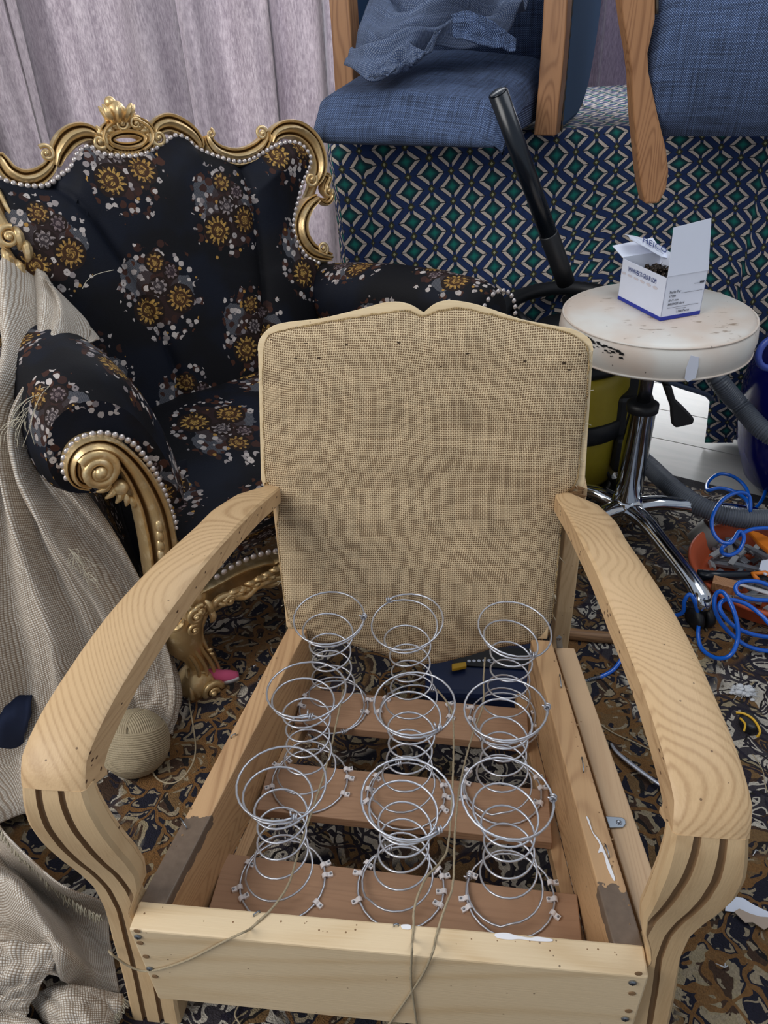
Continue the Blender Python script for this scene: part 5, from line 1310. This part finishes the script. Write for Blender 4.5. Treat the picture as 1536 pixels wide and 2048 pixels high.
# =================================================================== VACUUM CLEANER
vc = thing('vacuum_cleaner', 'yellow and black canister vacuum cleaner standing behind the round stool', 'vacuum cleaner', (.475, 1.775, 0))
o = MB().lathe([(.01, .045), (.135, .045), (.150, .07), (.155, .2), (.150, .33), (.142, .36), (.01, .36)], seg=48).build('tank', M_OLIVE, vc, world=False)
MB().lathe([(.157, .19), (.162, .195), (.162, .235), (.157, .24)], seg=48).build('band', M_BLACK, vc, world=False)
mb = MB().lathe([(.03, .36), (.147, .36), (.15, .375), (.13, .40), (.09, .415), (.085, .44), (.01, .45)], seg=40).build('motor_head', M_BLACK, vc, world=False)
mb = MB(); pts = [(.172 * math.cos(a), .172 * math.sin(a), .455 + .02 * math.sin(a)) for a in (2 * PI * k / 120 for k in range(120))]
mb.tube(pts, [.017 + (.0015 if k % 2 else 0) for k in range(120)], 10, closed=True)
mb.build('handle_ring', M_BLACK, vc, world=False)
for k in range(6):
    a = .4 + k * PI / 3; d = V((math.cos(a), math.sin(a), 0)); MB().tube([d * .08 + V((0, 0, .41)), d * .12 + V((0, 0, .425)), d * .165 + V((0, 0, .45))], [.014, .010, .012], 8).build('spoke', M_BLACK, vc, world=False)
mb = MB(); mb.box((.095, -.12, .16), (.185, .02, .30)); mb.box((.10, -.14, .10), (.17, -.02, .20)); mb.build('side_housing', M_BLACK, vc, world=False, smooth=False, bevel=.012)
for k in range(5): MB().box((.186, -.11, .18 + k * .022), (.190, .01, .188 + k * .022)).build('vent_rib', M_STEELPIPE, vc, world=False, smooth=False)
for x, y in ((-.1, -.1), (.1, -.11), (-.1, .1), (.1, .1)):
    MB().lathe([(.001, -.012), (.036, -.012), (.04, 0), (.036, .012), (.001, .012)], c=(x * 1.25, y * 1.25, .0405), seg=20, M=Matrix.Rotation(PI / 2, 4, 'Y')).build('wheel', M_BLACK, vc, world=False)
MB().box((-.14, -.14, .03), (.14, .14, .05)).build('base', M_BLACK, vc, world=False, smooth=False, bevel=.02)
# corrugated hose in two visible reaches, joined in a loop outside the frame
def corr(px, r, step=.0052):
    P = []
    for q in px: P.append(at_z(q[0], q[1], q[2]) if len(q) == 3 else V(q[3]))
    Q = cat([tuple(p) for p in P], 10); L = sum((V(b) - V(a)).length for a, b in zip(Q, Q[1:])); n = int(L / step) * 4; F = resample(Q, n)
    return F, [r * (1.0 + (.09 if (k % 4) in (0, 1) else -.07)) for k in range(n)]
F_, rr_ = corr([(1206, 862, .17), (1240, 885, .15), (1290, 925, .12), (1350, 980, .11), (1410, 1018, .105), (1480, 1036, .10), (1560, 1036, .09), (1680, 1010, .08), (1760, 940, .12), (1700, 900, .2), (1600, 880, .22), (1536, 868, .235), (1480, 812, .27), (1432, 752, .34), (1420, 700, .36)], .0215)
MB().tube(F_, rr_, 12).build('hose', M_GREYHOSE, vc)
mb = MB(); mb.tube([at_z(1188, 850, .19), at_z(1212, 866, .168)], .030, 18); mb.build('hose_socket', M_BLACK, vc)
mb = MB(); mb.tube(cat([tuple(at_z(x, y, z)) for x, y, z in ((1185, 890, .12), (1200, 915, .11), (1215, 945, .09), (1224, 965, .06))], 6), .004, 6); mb.build('power_cord', M_BLACK, vc)
# black suction tube leaning on the blue chair
pt = [at_y(996, 186, 1.60), at_y(1050, 340, 1.64), at_y(1105, 490, 1.67), at_y(1135, 560, 1.69)]
pt[1] = pt[0].lerp(pt[2], .5)
pt.append(pt[2] + (pt[2] - pt[0]).normalized() * .09)
mb = MB(); mb.tube([pt[0], pt[2]], .0185, 20); mb.tube([pt[0] + (pt[0] - pt[2]).normalized() * .001, pt[0] + (pt[0] - pt[2]).normalized() * .003], [.0175, .014], 20)
sp_ = thing('suction_tube', 'black vacuum suction tube leaning against the geometric cloth', 'tube', tuple(pt[2]))
mb.build('tube', M_BLACKG, sp_); e_ = (pt[2] - pt[0]).normalized()
MB().tube([pt[2] - e_ * .03, pt[2] - e_ * .028, pt[2] + e_ * .05, pt[2] + e_ * .10], [.0192, .0205, .0205, .020], 20).build('coupling', M_BLACK, sp_)
# small black foot pedal bit and a pale pillar of the vacuum behind the stool column
mb = MB(); mb.box((.12, -.16, .10), (.20, -.11, .13)); mb.build('latch', M_BLACK, vc, world=False, smooth=False, bevel=.006)
# =================================================================== COBALT JUG
jg = thing('cobalt_jug', 'big glossy cobalt blue jug with ring handle at the right edge', 'jug', (1.075, 1.70, 0))
pr = [(.001, .0), (.09, .0), (.12, .03), (.155, .12), (.172, .22), (.168, .32), (.14, .40), (.09, .46), (.055, .50), (.05, .55), (.058, .56), (.05, .565)]
MB().lathe(pr, seg=64).build('body', M_COBALT, jg, world=False)
c = at_y(1545, 706, 1.56); ring = [c + V((.036 * math.cos(a), .010 * math.sin(a) + .012 * math.cos(a), .030 * math.sin(a))) for a in (2 * PI * k / 40 for k in range(40))]
MB().tube(ring, .0075, 12, closed=True).build('ring_handle', M_COBALT2, jg)
# =================================================================== BASIN WITH STAPLES
bs = thing('plant_saucer', 'terracotta plastic saucer full of staple strips beside the stool legs', 'tray', (.835, 1.295, 0))
BR = .168
MB().lathe([(.001, .002), (BR * .80, .002), (BR * .86, .012), (BR * .94, .048), (BR, .052), (BR + .004, .057), (BR, .062), (BR - .007, .060), (BR * .90, .046), (BR * .82, .014), (BR * .78, .010), (.001, .010)], seg=64).build('basin', M_ORANGE, bs, world=False)
ssrc = {}
def strip(L_, kind):
    if (L_, kind) not in ssrc:
        m_ = MB(); 
        m_.prism([V((-L_ / 2, -.006, 0)), V((-L_ / 2, -.006, .007)), V((-L_ / 2, .006, .007)), V((-L_ / 2, .006, 0)), V((-L_ / 2, .0045, 0)), V((-L_ / 2, .0045, .0055)), V((-L_ / 2, -.0045, .0055)), V((-L_ / 2, -.0045, 0))], (L_, 0, 0))
        o = m_.build('staple_strip', M_STAPLES if kind else M_STAPLES2, None, smooth=False); ssrc[(L_, kind)] = o; return o
    o = bpy.data.objects.new('staple_strip', ssrc[(L_, kind)].data); C.objects.link(o); return o
for k in range(120):
    r_ = BR * .80 * math.sqrt(rnd.random()); a = rnd.uniform(0, 2 * PI); L_ = rnd.choice([.03, .045, .06, .075]); kd = rnd.random() < .7
    x, y = bs.location.x + r_ * math.cos(a), bs.location.y + r_ * math.sin(a)
    if r_ > BR * .8 - L_ * .45: 
        f = (BR * .8 - L_ * .45) / r_; x, y = bs.location.x + r_ * f * math.cos(a), bs.location.y + r_ * f * math.sin(a)
    o = strip(L_, kd); z = .013 + .022 * (k / 120) + .018 * (1 - (r_ / BR) ** 2) * (k / 120)
    o.matrix_world = Matrix.Translation((x, y, z)) @ Matrix.Rotation(rnd.uniform(0, PI), 4, 'Z') @ Matrix.Rotation(rnd.uniform(-.25, .25), 4, 'Y') @ Matrix.Rotation(rnd.choice([0, 0, PI / 2, PI, .4]), 4, 'X')
    tag(o, 'grey strip of staples lying in the terracotta saucer', 'staples', 'staple strips in the saucer')
p = at_z(1447, 1178, .062); mb = MB().box((-.024, -.012, 0), (.024, .012, .022), M=Matrix.Translation(p) @ Matrix.Rotation(-.5, 4, 'Z') @ Matrix.Rotation(.15, 4, 'X'))
tag(mb.build('wood_block', M_DARKWOOD, None, smooth=False, bevel=.001), 'small brown wooden block lying on the staples in the saucer', 'block')
mb = MB(); mb.tube([at_z(1452, 1162, .078), at_z(1490, 1172, .078), at_z(1530, 1184, .08), at_z(1570, 1196, .08)], [.0035, .0045, .006, .007], 8, flat=.5); tag(mb.build('plastic_stick', M_WHITERUB, None), 'white plastic handle lying across the staples in the saucer', 'handle')
P = [at_z(x, y, .085) for x, y in ((1492, 1066), (1515, 1072), (1548, 1088), (1560, 1120), (1535, 1110), (1512, 1090))]; tag(MB().prism(P, (0, 0, .012)).build('plastic_scoop', M_ORANGE2, None, smooth=False, bevel=.004), 'bright orange plastic piece on the far right of the staples', 'scoop')
mb = MB(); mb.tube([at_z(1396, 1150, .074), at_z(1440, 1152, .074), at_z(1500, 1150, .072), at_z(1550, 1146, .072)], [.012, .011, .008, .008], 10); pg = mb.build('pliers', M_BLACKG, None); tag(pg, 'black handled pliers lying across the saucer of staples', 'pliers')
mb = MB(); mb.tube([at_z(1516, 1160, .080), at_z(1505, 1148, .08), at_z(1530, 1145, .08), at_z(1550, 1158, .08)], .005, 8); mb.build('orange_grip', M_ORANGE2, pg)
P = [at_z(x, y, .079) for x, y in ((1517, 1140), (1522, 1124), (1540, 1120), (1560, 1130), (1556, 1150), (1530, 1152))]; tag(MB().prism(P, (0, 0, .004)).build('paper_scrap', M_PAPER, None, smooth=False, bevel=.001), 'small white scrap on the staples near the right edge', 'paper')
gc = at_z(1398, 1078, .03); mb = MB().lathe([(.001, 0), (.034, 0), (.038, .05), (.036, .052), (.032, .004), (.001, .004)], c=(0, 0, 0), seg=30, M=Matrix.Translation((gc.x, gc.y, .012)) @ Matrix.Rotation(.7, 4, 'Y')); tag(mb.build('grey_cup', M_GREYCUP, None), 'grey plastic cup lying behind the terracotta saucer', 'cup')
# =================================================================== BLUE AIR HOSE
def hose(px, r=.0042, n=10):
    Q = cat([tuple(at_z(*q)) for q in px], n); return Q
hp = [(1188, 1358, .006), (1205, 1352, .008), (1228, 1338, .012), (1246, 1312, .02), (1254, 1285, .03), (1254, 1262, .05), (1262, 1235, .05), (1290, 1210, .03), (1340, 1230, .02), (1365, 1225, .04), (1369, 1202, .07), (1379, 1189, .085), (1390, 1205, .07), (1398, 1240, .03), (1396, 1268, .02), (1402, 1295, .012),
      (1420, 1311, .015), (1442, 1317, .025), (1463, 1308, .04), (1475, 1280, .06), (1474, 1245, .09), (1462, 1208, .115), (1445, 1184, .125), (1431, 1190, .115), (1430, 1218, .09), (1444, 1248, .06), (1470, 1275, .03), (1500, 1294, .02), (1545, 1302, .015), (1610, 1290, .02), (1620, 1270, .04), (1545, 1274, .04), (1500, 1267, .05), (1465, 1250, .07), (1443, 1225, .095), (1440, 1208, .105), (1455, 1199, .11), (1490, 1207, .10), (1520, 1228, .09), (1560, 1262, .08), (1640, 1270, .08), (1650, 1210, .1), (1560, 1202, .10), (1510, 1199, .105), (1480, 1190, .11), (1471, 1176, .115), (1482, 1164, .12), (1515, 1163, .12), (1560, 1176, .11), (1640, 1180, .1), (1660, 1090, .1), (1560, 1060, .12), (1515, 1057, .13), (1490, 1064, .13), (1462, 1082, .12), (1444, 1096, .11), (1446, 1107, .11), (1462, 1110, .11), (1480, 1098, .115), (1488, 1075, .13), (1478, 1063, .14), (1462, 1085, .14), (1440, 1082, .14), (1425, 1060, .15), (1426, 1030, .165), (1445, 1000, .17), (1475, 985, .165), (1498, 992, .15), (1500, 1022, .12), (1492, 1000, .12), (1470, 984, .12), (1440, 976, .12), (1415, 980, .11), (1418, 962, .10), (1440, 948, .10), (1470, 955, .10), (1494, 980, .10), (1499, 1018, .08), (1515, 1012, .05), (1530, 985, .03), (1530, 950, .02), (1515, 920, .015), (1486, 893, .012), (1512, 897, .01), (1560, 912, .008), (1640, 930, .007)]
Q = hose(hp); ah = MB().tube(Q, .0043, 10).build('air_hose', M_BLUEHOSE, None); tag(ah, 'bright blue coiled air hose looping over the terracotta saucer', 'hose')
F_ = resample([at_z(1200, 1354, .008), at_z(1176, 1361, .006)], 48); mb = MB().tube([p + V((0, math.cos(k * PI / 2) * .0055, math.sin(k * PI / 2) * .0055)) for k, p in enumerate(F_)], .0009, 5); mb.build('spring_guard', M_STEELPIPE, ah)
mb = MB().tube([at_z(1178, 1361, .006), at_z(1150, 1363, .006)], [.004, .0035], 10); mb.build('fitting', M_ZINC, ah)
# =================================================================== SMALL THINGS ON THE CARPET
def rodpx(px, r, name, mat, label, cate, seg=12, **k):
    Q = cat([tuple(at_z(*q)) for q in px], 6); o = MB().tube(Q, r, seg, **k).build(name, mat, None); return tag(o, label, cate)
rodpx([(1110, 1262, .016), (1160, 1270, .016), (1262, 1279, .016), (1330, 1288, .016)], .0125, 'wooden_stick', M_STICK, 'round brown wooden stick on the carpet behind the frame chair', 'stick')
# long dark regulator / curved shears
sh = rodpx([(1222, 1487, .010), (1232, 1502, .012), (1252, 1520, .014), (1285, 1545, .016), (1312, 1564, .018), (1328, 1575, .018)], [.0016 + .0028 * math.sin(PI * k / 30 * .8 + .3) for k in range(31)], 'curved_shears', M_STEEL, 'curved steel shears lying on the carpet under the right wooden arm', 'shears', flat=.5)
c = at_z(1334, 1582, .016); MB().lathe([(.001, -.004), (.009, -.004), (.009, .004), (.001, .004)], c=c, seg=12).build('pivot', M_ZINC, sh)
mb = MB(); mb.tube([c, at_z(1352, 1590, .012), at_z(1372, 1600, .012)], .004, 8); mb.tube([at_z(1336, 1592, .008), at_z(1334, 1605, .006), at_z(1330, 1618, .006)], [.003, .005, .0015], 8, flat=.5); mb.build('grip', M_DARKWOOD, sh)
rodpx([(1190, 1440, .008), (1225, 1465, .008), (1280, 1490, .008), (1325, 1512, .008), (1350, 1530, .008)], .0014, 'jute_twine', M_TWINE, 'short jute twine lying on the carpet above the curved shears', 'twine', 6)
rodpx([(1505, 1508, .008), (1525, 1540, .008), (1534, 1580, .008), (1560, 1620, .008)], .0008, 'jute_thread', M_TWINE, 'thin thread lying on the carpet at the right edge', 'thread', 5)
tm = thing('tape_measure', 'black and yellow tape measure on the carpet right of the wooden arm', 'tape measure', tuple(at_z(1495, 1455, 0)))
P = [at_z(x, y, .007) for x, y in ((1478, 1432), (1500, 1440), (1518, 1460), (1508, 1474), (1488, 1468), (1476, 1450))]; MB().prism(P, (0, 0, .022)).build('body', M_BLACK, tm, smooth=False, bevel=.005)
mb = MB(); mb.tube(cat([tuple(at_z(*q)) for q in ((1472, 1425, .03), (1490, 1428, .031), (1508, 1440, .031), (1520, 1462, .028), (1514, 1474, .018))], 6), .0022, 6); mb.tube(cat([tuple(at_z(*q)) for q in ((1480, 1436, .031), (1490, 1448, .032), (1488, 1462, .032))], 6), .002, 6); mb.build('yellow_edge', M_YELLOW, tm)
mb = MB(); c = at_z(1488, 1385, .012)
for k in range(34): mb.ball(c + V((rnd.gauss(0, .011), rnd.gauss(0, .007), rnd.uniform(-.003, .006))), rnd.uniform(.0025, .0055), 8, 5, (1.4, 1, .8))
for k in range(40): mb.tube([c + V((rnd.uniform(-.012, .012), rnd.uniform(-.008, .008), .0)), c + V((rnd.uniform(-.032, .032), rnd.uniform(-.018, .018), rnd.uniform(-.002, .010)))], [.0010, .0003], 4)
tag(mb.build('wadding_tuft', M_FLUFF, None), 'white tuft of wadding on the carpet right of the wooden arm', 'wadding')
P = [at_z(x, y, .009) for x, y in ((1467, 1793), (1486, 1797), (1510, 1812), (1540, 1826), (1545, 1835), (1520, 1838), (1490, 1828), (1450, 1822), (1452, 1806))]; ps = MB().prism(P, (0, 0, .0012)).build('torn_paper', M_PAPER, None, smooth=False); tag(ps, 'torn white and kraft paper on the carpet right of the right leg', 'paper')
P = [at_z(x, y, .012) for x, y in ((1468, 1824), (1478, 1818), (1500, 1828), (1520, 1834), (1545, 1836), (1545, 1850), (1528, 1860), (1505, 1845), (1490, 1846))]; MB().prism(P, (0, 0, .0012)).build('kraft_side', M_PAPER2, ps, smooth=False)
P = [at_z(x, y, .01) for x, y in ((1064, 1578), (1080, 1560), (1098, 1570), (1100, 1592), (1080, 1596))]; tag(MB().prism(P, (0, 0, .018)).build('red_cap', M_RED, None, smooth=False, bevel=.005), 'red plastic piece on the carpet between the second and third slats', 'plastic piece')
P = [at_z(x, y, .009) for x, y in ((225, 1950 + 60), (240, 1996), (262, 2000), (258, 2016), (240, 2020))]
for i, (x, y) in enumerate(((362, 2003), (1512, 1700), (1450, 1935), (1390, 1790))):
    mb = MB(); c = at_z(x, y, .01); 
    for k in range(3): mb.tube([c, c + V((rnd.uniform(-.012, .012), rnd.uniform(-.012, .012), .003))], [.0012, .0004], 4)
    lb = ['white fluff speck on the carpet below the front rail at left', 'pale wood shaving on the carpet right of the right arm', 'white fluff speck on the carpet right of the right leg foot', 'white fluff speck beside the bend of the right leg'][i]
    tag(mb.build('fluff', M_FLUFF, None), lb, 'fluff')
# pink canvas shoe, small
shoe = thing('small_sneaker', 'tiny pink canvas sneaker on the carpet beside the gilded leg', 'shoe', tuple(at_z(455, 1360, 0)))
a = at_z(478, 1352, .012); b = at_z(425, 1362, .012); d = (b - a).normalized(); s_ = V((-d.y, d.x, 0)); rows = []; sole = []
for i in range(13):
    t = i / 12; wd = .013 * math.sin(PI * min(.98, .10 + .8 * t)) ** .5 * (1 if t < .6 else 1.0); h = lerp_tab([(0, .010), (.25, .018), (.5, .022), (.8, .032), (1, .034)], t); c = a + (b - a) * 1.15 * t
    rows.append([c + s_ * (wd * math.cos(q)) + V((0, 0, h * max(0, math.sin(q)))) for q in (PI * k / 8 for k in range(9))]); sole.append([c + s_ * (wd * 1.12 * math.cos(q)) + V((0, 0, (.005 if math.sin(q) > 0 else -.004))) for q in (2 * PI * (k + .5) / 8 for k in range(8))])
MB().grid(rows, closed=True, caps=True).build('upper', M_PINK, shoe); MB().grid(sole, closed=True, caps=True).build('sole', M_WHITERUB, shoe)
# navy tool case under the chair back
tc = thing('tool_case', 'dark navy tool case with yellow latch under the chair back', 'case', (.13, 1.16, 0), -.12)
W_ = inv_of(tc).inverted()
P = [at_z(x, y, .10) for x, y in ((850, 1385), (1070, 1392), (1078, 1300), (1060, 1262), (850, 1270))]
MB().prism([V((p.x, p.y, .006)) for p in P], (0, 0, .094)).build('body', M_BAGBLUE, tc, smooth=False, bevel=.01)
P = [at_z(x, y, .102) for x, y in ((905, 1330), (1055, 1340), (1060, 1298), (905, 1290))]; lbp = MB().prism(P, (0, 0, .0012)).build('label_plate', M_BLACK, tc, smooth=False)
yb = [at_z(x, y, .105) for x, y in ((903, 1333), (932, 1329), (933, 1338), (904, 1344))]; MB().prism(yb, (0, 0, .008)).build('yellow_latch', M_YELLOW, tc, smooth=False, bevel=.002)
mb = MB()
for k in range(5):
    c = at_z(938 + k * 10, 1322 - k * .3, .1036); mb.lathe([(.0032, 0), (.0032, .0004), (.0018, .0004)], c=c, seg=12)
mb.build('symbol', M_CARD, lbp, smooth=False)
p0 = at_z(976, 1325, .1036); text('CE', p0, at_z(1000, 1327, .1036) - p0, at_z(976, 1300, .1036) - p0, .012, M_CARD, lbp)
# =================================================================== TWINE BALL
tbx = thing('twine_ball', 'ball of grey jute twine on the carpet beside the left wooden arm', 'twine ball', tuple(at_z(270, 1530, 0)))
bc = at_z(270, 1486, .052); BRr = .056
core = MB().ball(bc, BRr * .985, 24, 16, (1, 1, 1.0)).build('core', M_TWINE, tbx)
for q in range(4):
    ax = [V((.35, -.5, .8)), V((-.6, -.5, .45)), V((.8, -.1, .5)), V((.1, .5, .9))][q].normalized(); X = ax.orthogonal().normalized(); Y = ax.cross(X); mb = MB(); pts = []
    for k in range(19 * 30):
        a = 2 * PI * k / 30; lat = -.62 + 1.24 * k / (19 * 30); w_ = ax * math.sin(lat) + (X * math.cos(a) + Y * math.sin(a)) * math.cos(lat)
        pts.append(bc + w_ * BRr * (1.0 + .02 * q * 0 + .012 * noise.noise(w_ * 4)) * (1 + .012 * q))
    mb.tube(pts, .0021, 6); mb.build('winding', M_TWINE, tbx)
mb = MB(); mb.tube(cat([tuple(at_z(*q)) for q in ((302, 1530, .03), (306, 1545, .012), (318, 1560, .008), (342, 1567, .007), (365, 1556, .007), (385, 1528, .007), (391, 1495, .007), (386, 1450, .007), (380, 1415, .008), (378, 1395, .012), (376, 1375, .02))], 8), .0016, 6); mb.build('loose_end', M_TWINE, tbx)
# =================================================================== LINEN CLOTHS AT THE LEFT
def pz(x, y, z): return at_z(x, y, z)
def py(x, y, Y): return at_y(x, y, Y)
D = [[py(-120, 515, 1.44), py(-20, 522, 1.42), py(40, 527, 1.40), py(92, 548, 1.36), py(112, 585, 1.33), py(122, 608, 1.31)],
     [py(-120, 600, 1.34), py(-20, 590, 1.31), py(40, 590, 1.30), py(95, 600, 1.28), py(150, 632, 1.27), py(192, 672, 1.27)],
     [py(-120, 690, 1.22), py(-20, 690, 1.20), py(40, 680, 1.19), py(90, 680, 1.18), py(140, 685, 1.19), py(190, 684, 1.22)],
     [py(-120, 800, 1.14), py(-30, 790, 1.11), py(20, 770, 1.10), py(60, 750, 1.10), py(105, 735, 1.10), py(140, 712, 1.14)],
     [py(-120, 900, 1.10), py(-40, 890, 1.07), py(5, 865, 1.06), py(35, 840, 1.05), py(60, 825, 1.05), py(82, 800, 1.07)],
     [py(-120, 1010, 1.08), py(-40, 1000, 1.05), py(5, 980, 1.04), py(40, 960, 1.03), py(70, 935, 1.02), py(92, 900, 1.03)],
     [py(-120, 1120, 1.07), py(-40, 1110, 1.04), py(10, 1095, 1.02), py(60, 1065, 1.01), py(115, 1040, 1.01), py(180, 990, 1.04)],
     [py(-120, 1230, 1.05), py(-40, 1220, 1.02), py(30, 1210, 1.00), py(100, 1180, 1.00), py(170, 1150, 1.01), py(262, 1110, 1.05)],
     [py(-120, 1330, 1.02), py(-40, 1330, 1.00), py(40, 1320, .98), py(130, 1290, .98), py(220, 1250, 1.00), py(318, 1240, 1.04)],
     [py(-120, 1420, .99), py(-40, 1430, .97), py(50, 1420, .955), py(150, 1400, .96), py(250, 1370, .985), py(352, 1352, 1.01)],
     [py(-120, 1500, .94), py(-40, 1510, .92), py(50, 1510, .90), py(160, 1490, .91), py(250, 1465, .935), py(352, 1425, .985)],
     [pz(-120, 1640, .03), pz(-40, 1640, .03), pz(60, 1630, .03), pz(150, 1600, .02), pz(220, 1545, .02), pz(322, 1478, .012)]]
S = fold_sheet(D, 160, 130, .026, 4.2, 2.3, V((-.05, -.75, .55)), .035, 4.5)
for i, r_ in enumerate(S):
    for j, p in enumerate(r_):
        if p.z < .010: p.z = .010 + .002 * noise.noise(p * 20)
d1 = MB().grid(S).build('linen_drape', M_LINEN, None, fix=False, solid=.0025); tag(d1, 'long beige basket-weave linen draped over the left arm of the gilded armchair', 'cloth')
def threads(base, n, l, name, parent, spread=.6, r=.00045, down=V((.4, -.3, -.4))):
    mb = MB()
    for k in range(n):
        p = V(base(rnd.random())); d = (down + V((rnd.uniform(-1, 1), rnd.uniform(-1, 1), rnd.uniform(-1, 1))) * spread).normalized(); L_ = l * rnd.uniform(.5, 1.3)
        q = [p, p + d * L_ * .4 + V((0, 0, .1 * L_)), p + d * L_ * .75, p + d * L_ + V((rnd.uniform(-.2, .2), 0, -.2)) * L_]; mb.tube(cat([tuple(v) for v in q], 3), r, 3)
    o = mb.build(name, M_FRINGE, parent); o['kind'] = 'stuff'; return o
threads(lambda t: at_y(100 - 50 * t, 770 + 70 * t, 1.03), 22, .06, 'frayed_threads', d1, .5, .0005, V((-.6, -.3, -.7)))
threads(lambda t: at_y(135 + 18 * t, 1095 + 20 * t, .96), 18, .03, 'frayed_threads', d1, .8, .0004)
threads(lambda t: at_y(165 + 20 * t, 1140 + 20 * t, .96), 14, .03, 'frayed_threads', d1, .8, .0004)
threads(lambda t: at_z(228 + 10 * t, 1440 + 30 * t, .06), 16, .02, 'frayed_threads', d1, .8, .0004)
# corner of linen poking out beside the twine ball
S = fold_sheet([[pz(150, 1440, .06), pz(205, 1430, .07), pz(243, 1462, .075)], [pz(160, 1510, .04), pz(205, 1495, .05), pz(232, 1478, .06)], [pz(170, 1545, .012), pz(195, 1525, .02), pz(212, 1500, .04)]], 16, 16, .003, 1, 4)
MB().grid(S).build('cloth_corner', M_LINEN, d1, fix=False, solid=.002)
S = fold_sheet([[pz(195, 1345, .10), pz(280, 1310, .11), pz(338, 1300, .09)], [pz(215, 1400, .09), pz(300, 1365, .10), pz(362, 1370, .06)], [pz(240, 1440, .05), pz(305, 1420, .06), pz(358, 1425, .03)], [pz(300, 1475, .012), pz(325, 1475, .012), pz(345, 1468, .012)]], 30, 26, .004, 1.2, 6)
MB().grid(S).build('cloth_lobe', M_LINEN, d1, fix=False, solid=.002)
# navy cloth under the drape
mb = MB(); c = at_z(-10, 1420, .05); rows = fold_sheet([[pz(-120, 1330, .16), pz(-20, 1335, .15), pz(70, 1345, .12)], [pz(-120, 1430, .14), pz(-20, 1430, .12), pz(60, 1430, .09)], [pz(-120, 1540, .04), pz(-20, 1530, .03), pz(40, 1500, .02)]], 20, 20, .006, 1, 7)
# second linen: crumpled heap at the bottom left
Hh = [[pz(-130, 1600, .09), pz(-40, 1600, .10), pz(0, 1652, .115), pz(60, 1715, .115), pz(130, 1772, .105), pz(205, 1800, .06)],
      [pz(-130, 1700, .03), pz(-40, 1700, .03), pz(20, 1735, .04), pz(80, 1785, .045), pz(150, 1826, .045), pz(212, 1840, .03)],
      [pz(-130, 1730, .10), pz(-40, 1735, .13), pz(40, 1772, .14), pz(85, 1820, .11), pz(150, 1865, .03), pz(220, 1880, .02)],
      [pz(-130, 1800, .09), pz(-40, 1810, .09), pz(40, 1830, .12), pz(105, 1870, .12), pz(165, 1910, .03), pz(226, 1915, .02)],
      [pz(-130, 1880, .04), pz(-40, 1880, .04), pz(40, 1880, .07), pz(125, 1900, .12), pz(175, 1940, .04), pz(232, 1950, .02)],
      [pz(-130, 1960, .10), pz(-40, 1950, .10), pz(30, 1950, .12), pz(105, 1950, .10), pz(160, 1975, .03), pz(238, 1985, .015)]]
S = fold_sheet(Hh, 90, 90, .009, 1.6, 5.5, V((0, -.3, .9)), .024, 4)
for r_ in S:
    for p in r_:
        if p.z < .011: p.z = .011
hp_ = MB().grid(S).build('linen_heap', M_LINEN2, None, fix=False, solid=.0025); tag(hp_, 'crumpled beige linen heap on the carpet at the bottom left corner', 'cloth')
S = fold_sheet([[pz(-130, 1870, .12), pz(-20, 1880, .13), pz(60, 1885, .135), pz(128, 1892, .125)], [pz(-130, 1960, .12), pz(-20, 1955, .12), pz(45, 1950, .12), pz(100, 1945, .10)], [pz(-130, 2000, .09), pz(-20, 2000, .09), pz(25, 2005, .085), pz(65, 2000, .075)], [pz(-100, 2010, .06), pz(0, 2015, .06), pz(35, 2028, .055), pz(52, 2034, .05)]], 40, 40, .005, 1.1, 1.2, V((0, -.4, .9)), .012)
MB().grid(S).build('cloth_corner', M_LINEN2, hp_, fix=False, solid=.0025)
S = fold_sheet([[pz(60, 1995, .035), pz(110, 1972, .06), pz(170, 1975, .055), pz(245, 1990, .03)], [pz(80, 2030, .03), pz(130, 2020, .07), pz(180, 2020, .06), pz(246, 2012, .03)], [pz(100, 2070, .02), pz(140, 2070, .05), pz(190, 2070, .05), pz(232, 2060, .02)], [pz(100, 2120, .012), pz(150, 2120, .02), pz(200, 2120, .02), pz(225, 2110, .012)]], 36, 40, .003, 1, 3.2, V((0, -.3, .9)), .008)
l3 = MB().grid(S).build('cloth_fold', M_LINEN2, hp_, fix=False, solid=.0025)
S = fold_sheet([[pz(-130, 2010, .03), pz(-20, 2010, .04), pz(60, 2035, .045)], [pz(-130, 2060, .03), pz(0, 2060, .04), pz(90, 2060, .04)], [pz(-130, 2160, .012), pz(0, 2160, .012), pz(120, 2160, .012)]], 24, 24, .005, 1.5, 2.2, V((0, -.3, .9)), .008)
MB().grid(S).build('cloth_fold', M_LINEN2, hp_, fix=False, solid=.0025)
fe = cat([(0, 1655), (30, 1690), (60, 1720), (95, 1755), (130, 1785), (170, 1812), (205, 1828)], 5)
def febase(t): q = fe[min(int(t * (len(fe) - 1)), len(fe) - 1)]; return at_z(q[0], q[1] + 3, .118 - .05 * t)
threads(febase, 260, .010, 'fringe', hp_, .35, .0007, V((.25, -.8, -.5)))
threads(lambda t: at_z(246 - 20 * t, 1996 + 40 * t, .035), 60, .010, 'fringe', hp_, .5, .0005, V((.6, -.6, -.4)))
nv = MB().grid(rows).build('navy_cloth', M_NAVY, None, fix=False, solid=.003); tag(nv, 'dark navy cloth showing under the linen at the left edge', 'cloth')
# thread tails at the gilded chair back
rodpx([(165, 577, .72), (175, 560, .725), (195, 548, .73), (228, 540, .73)], .0006, 'loose_thread', M_FRINGE, 'pale loose thread stuck on the floral back of the gilded armchair', 'thread', 4)
rodpx([(480, 2048, .012), (470, 2030, .012), (478, 2010, .012), (490, 1995, .012)], .0012, 'jute_twine', M_TWINE, 'bit of jute twine on the carpet just below the front rail', 'twine', 5)
bpy.context.view_layer.update()
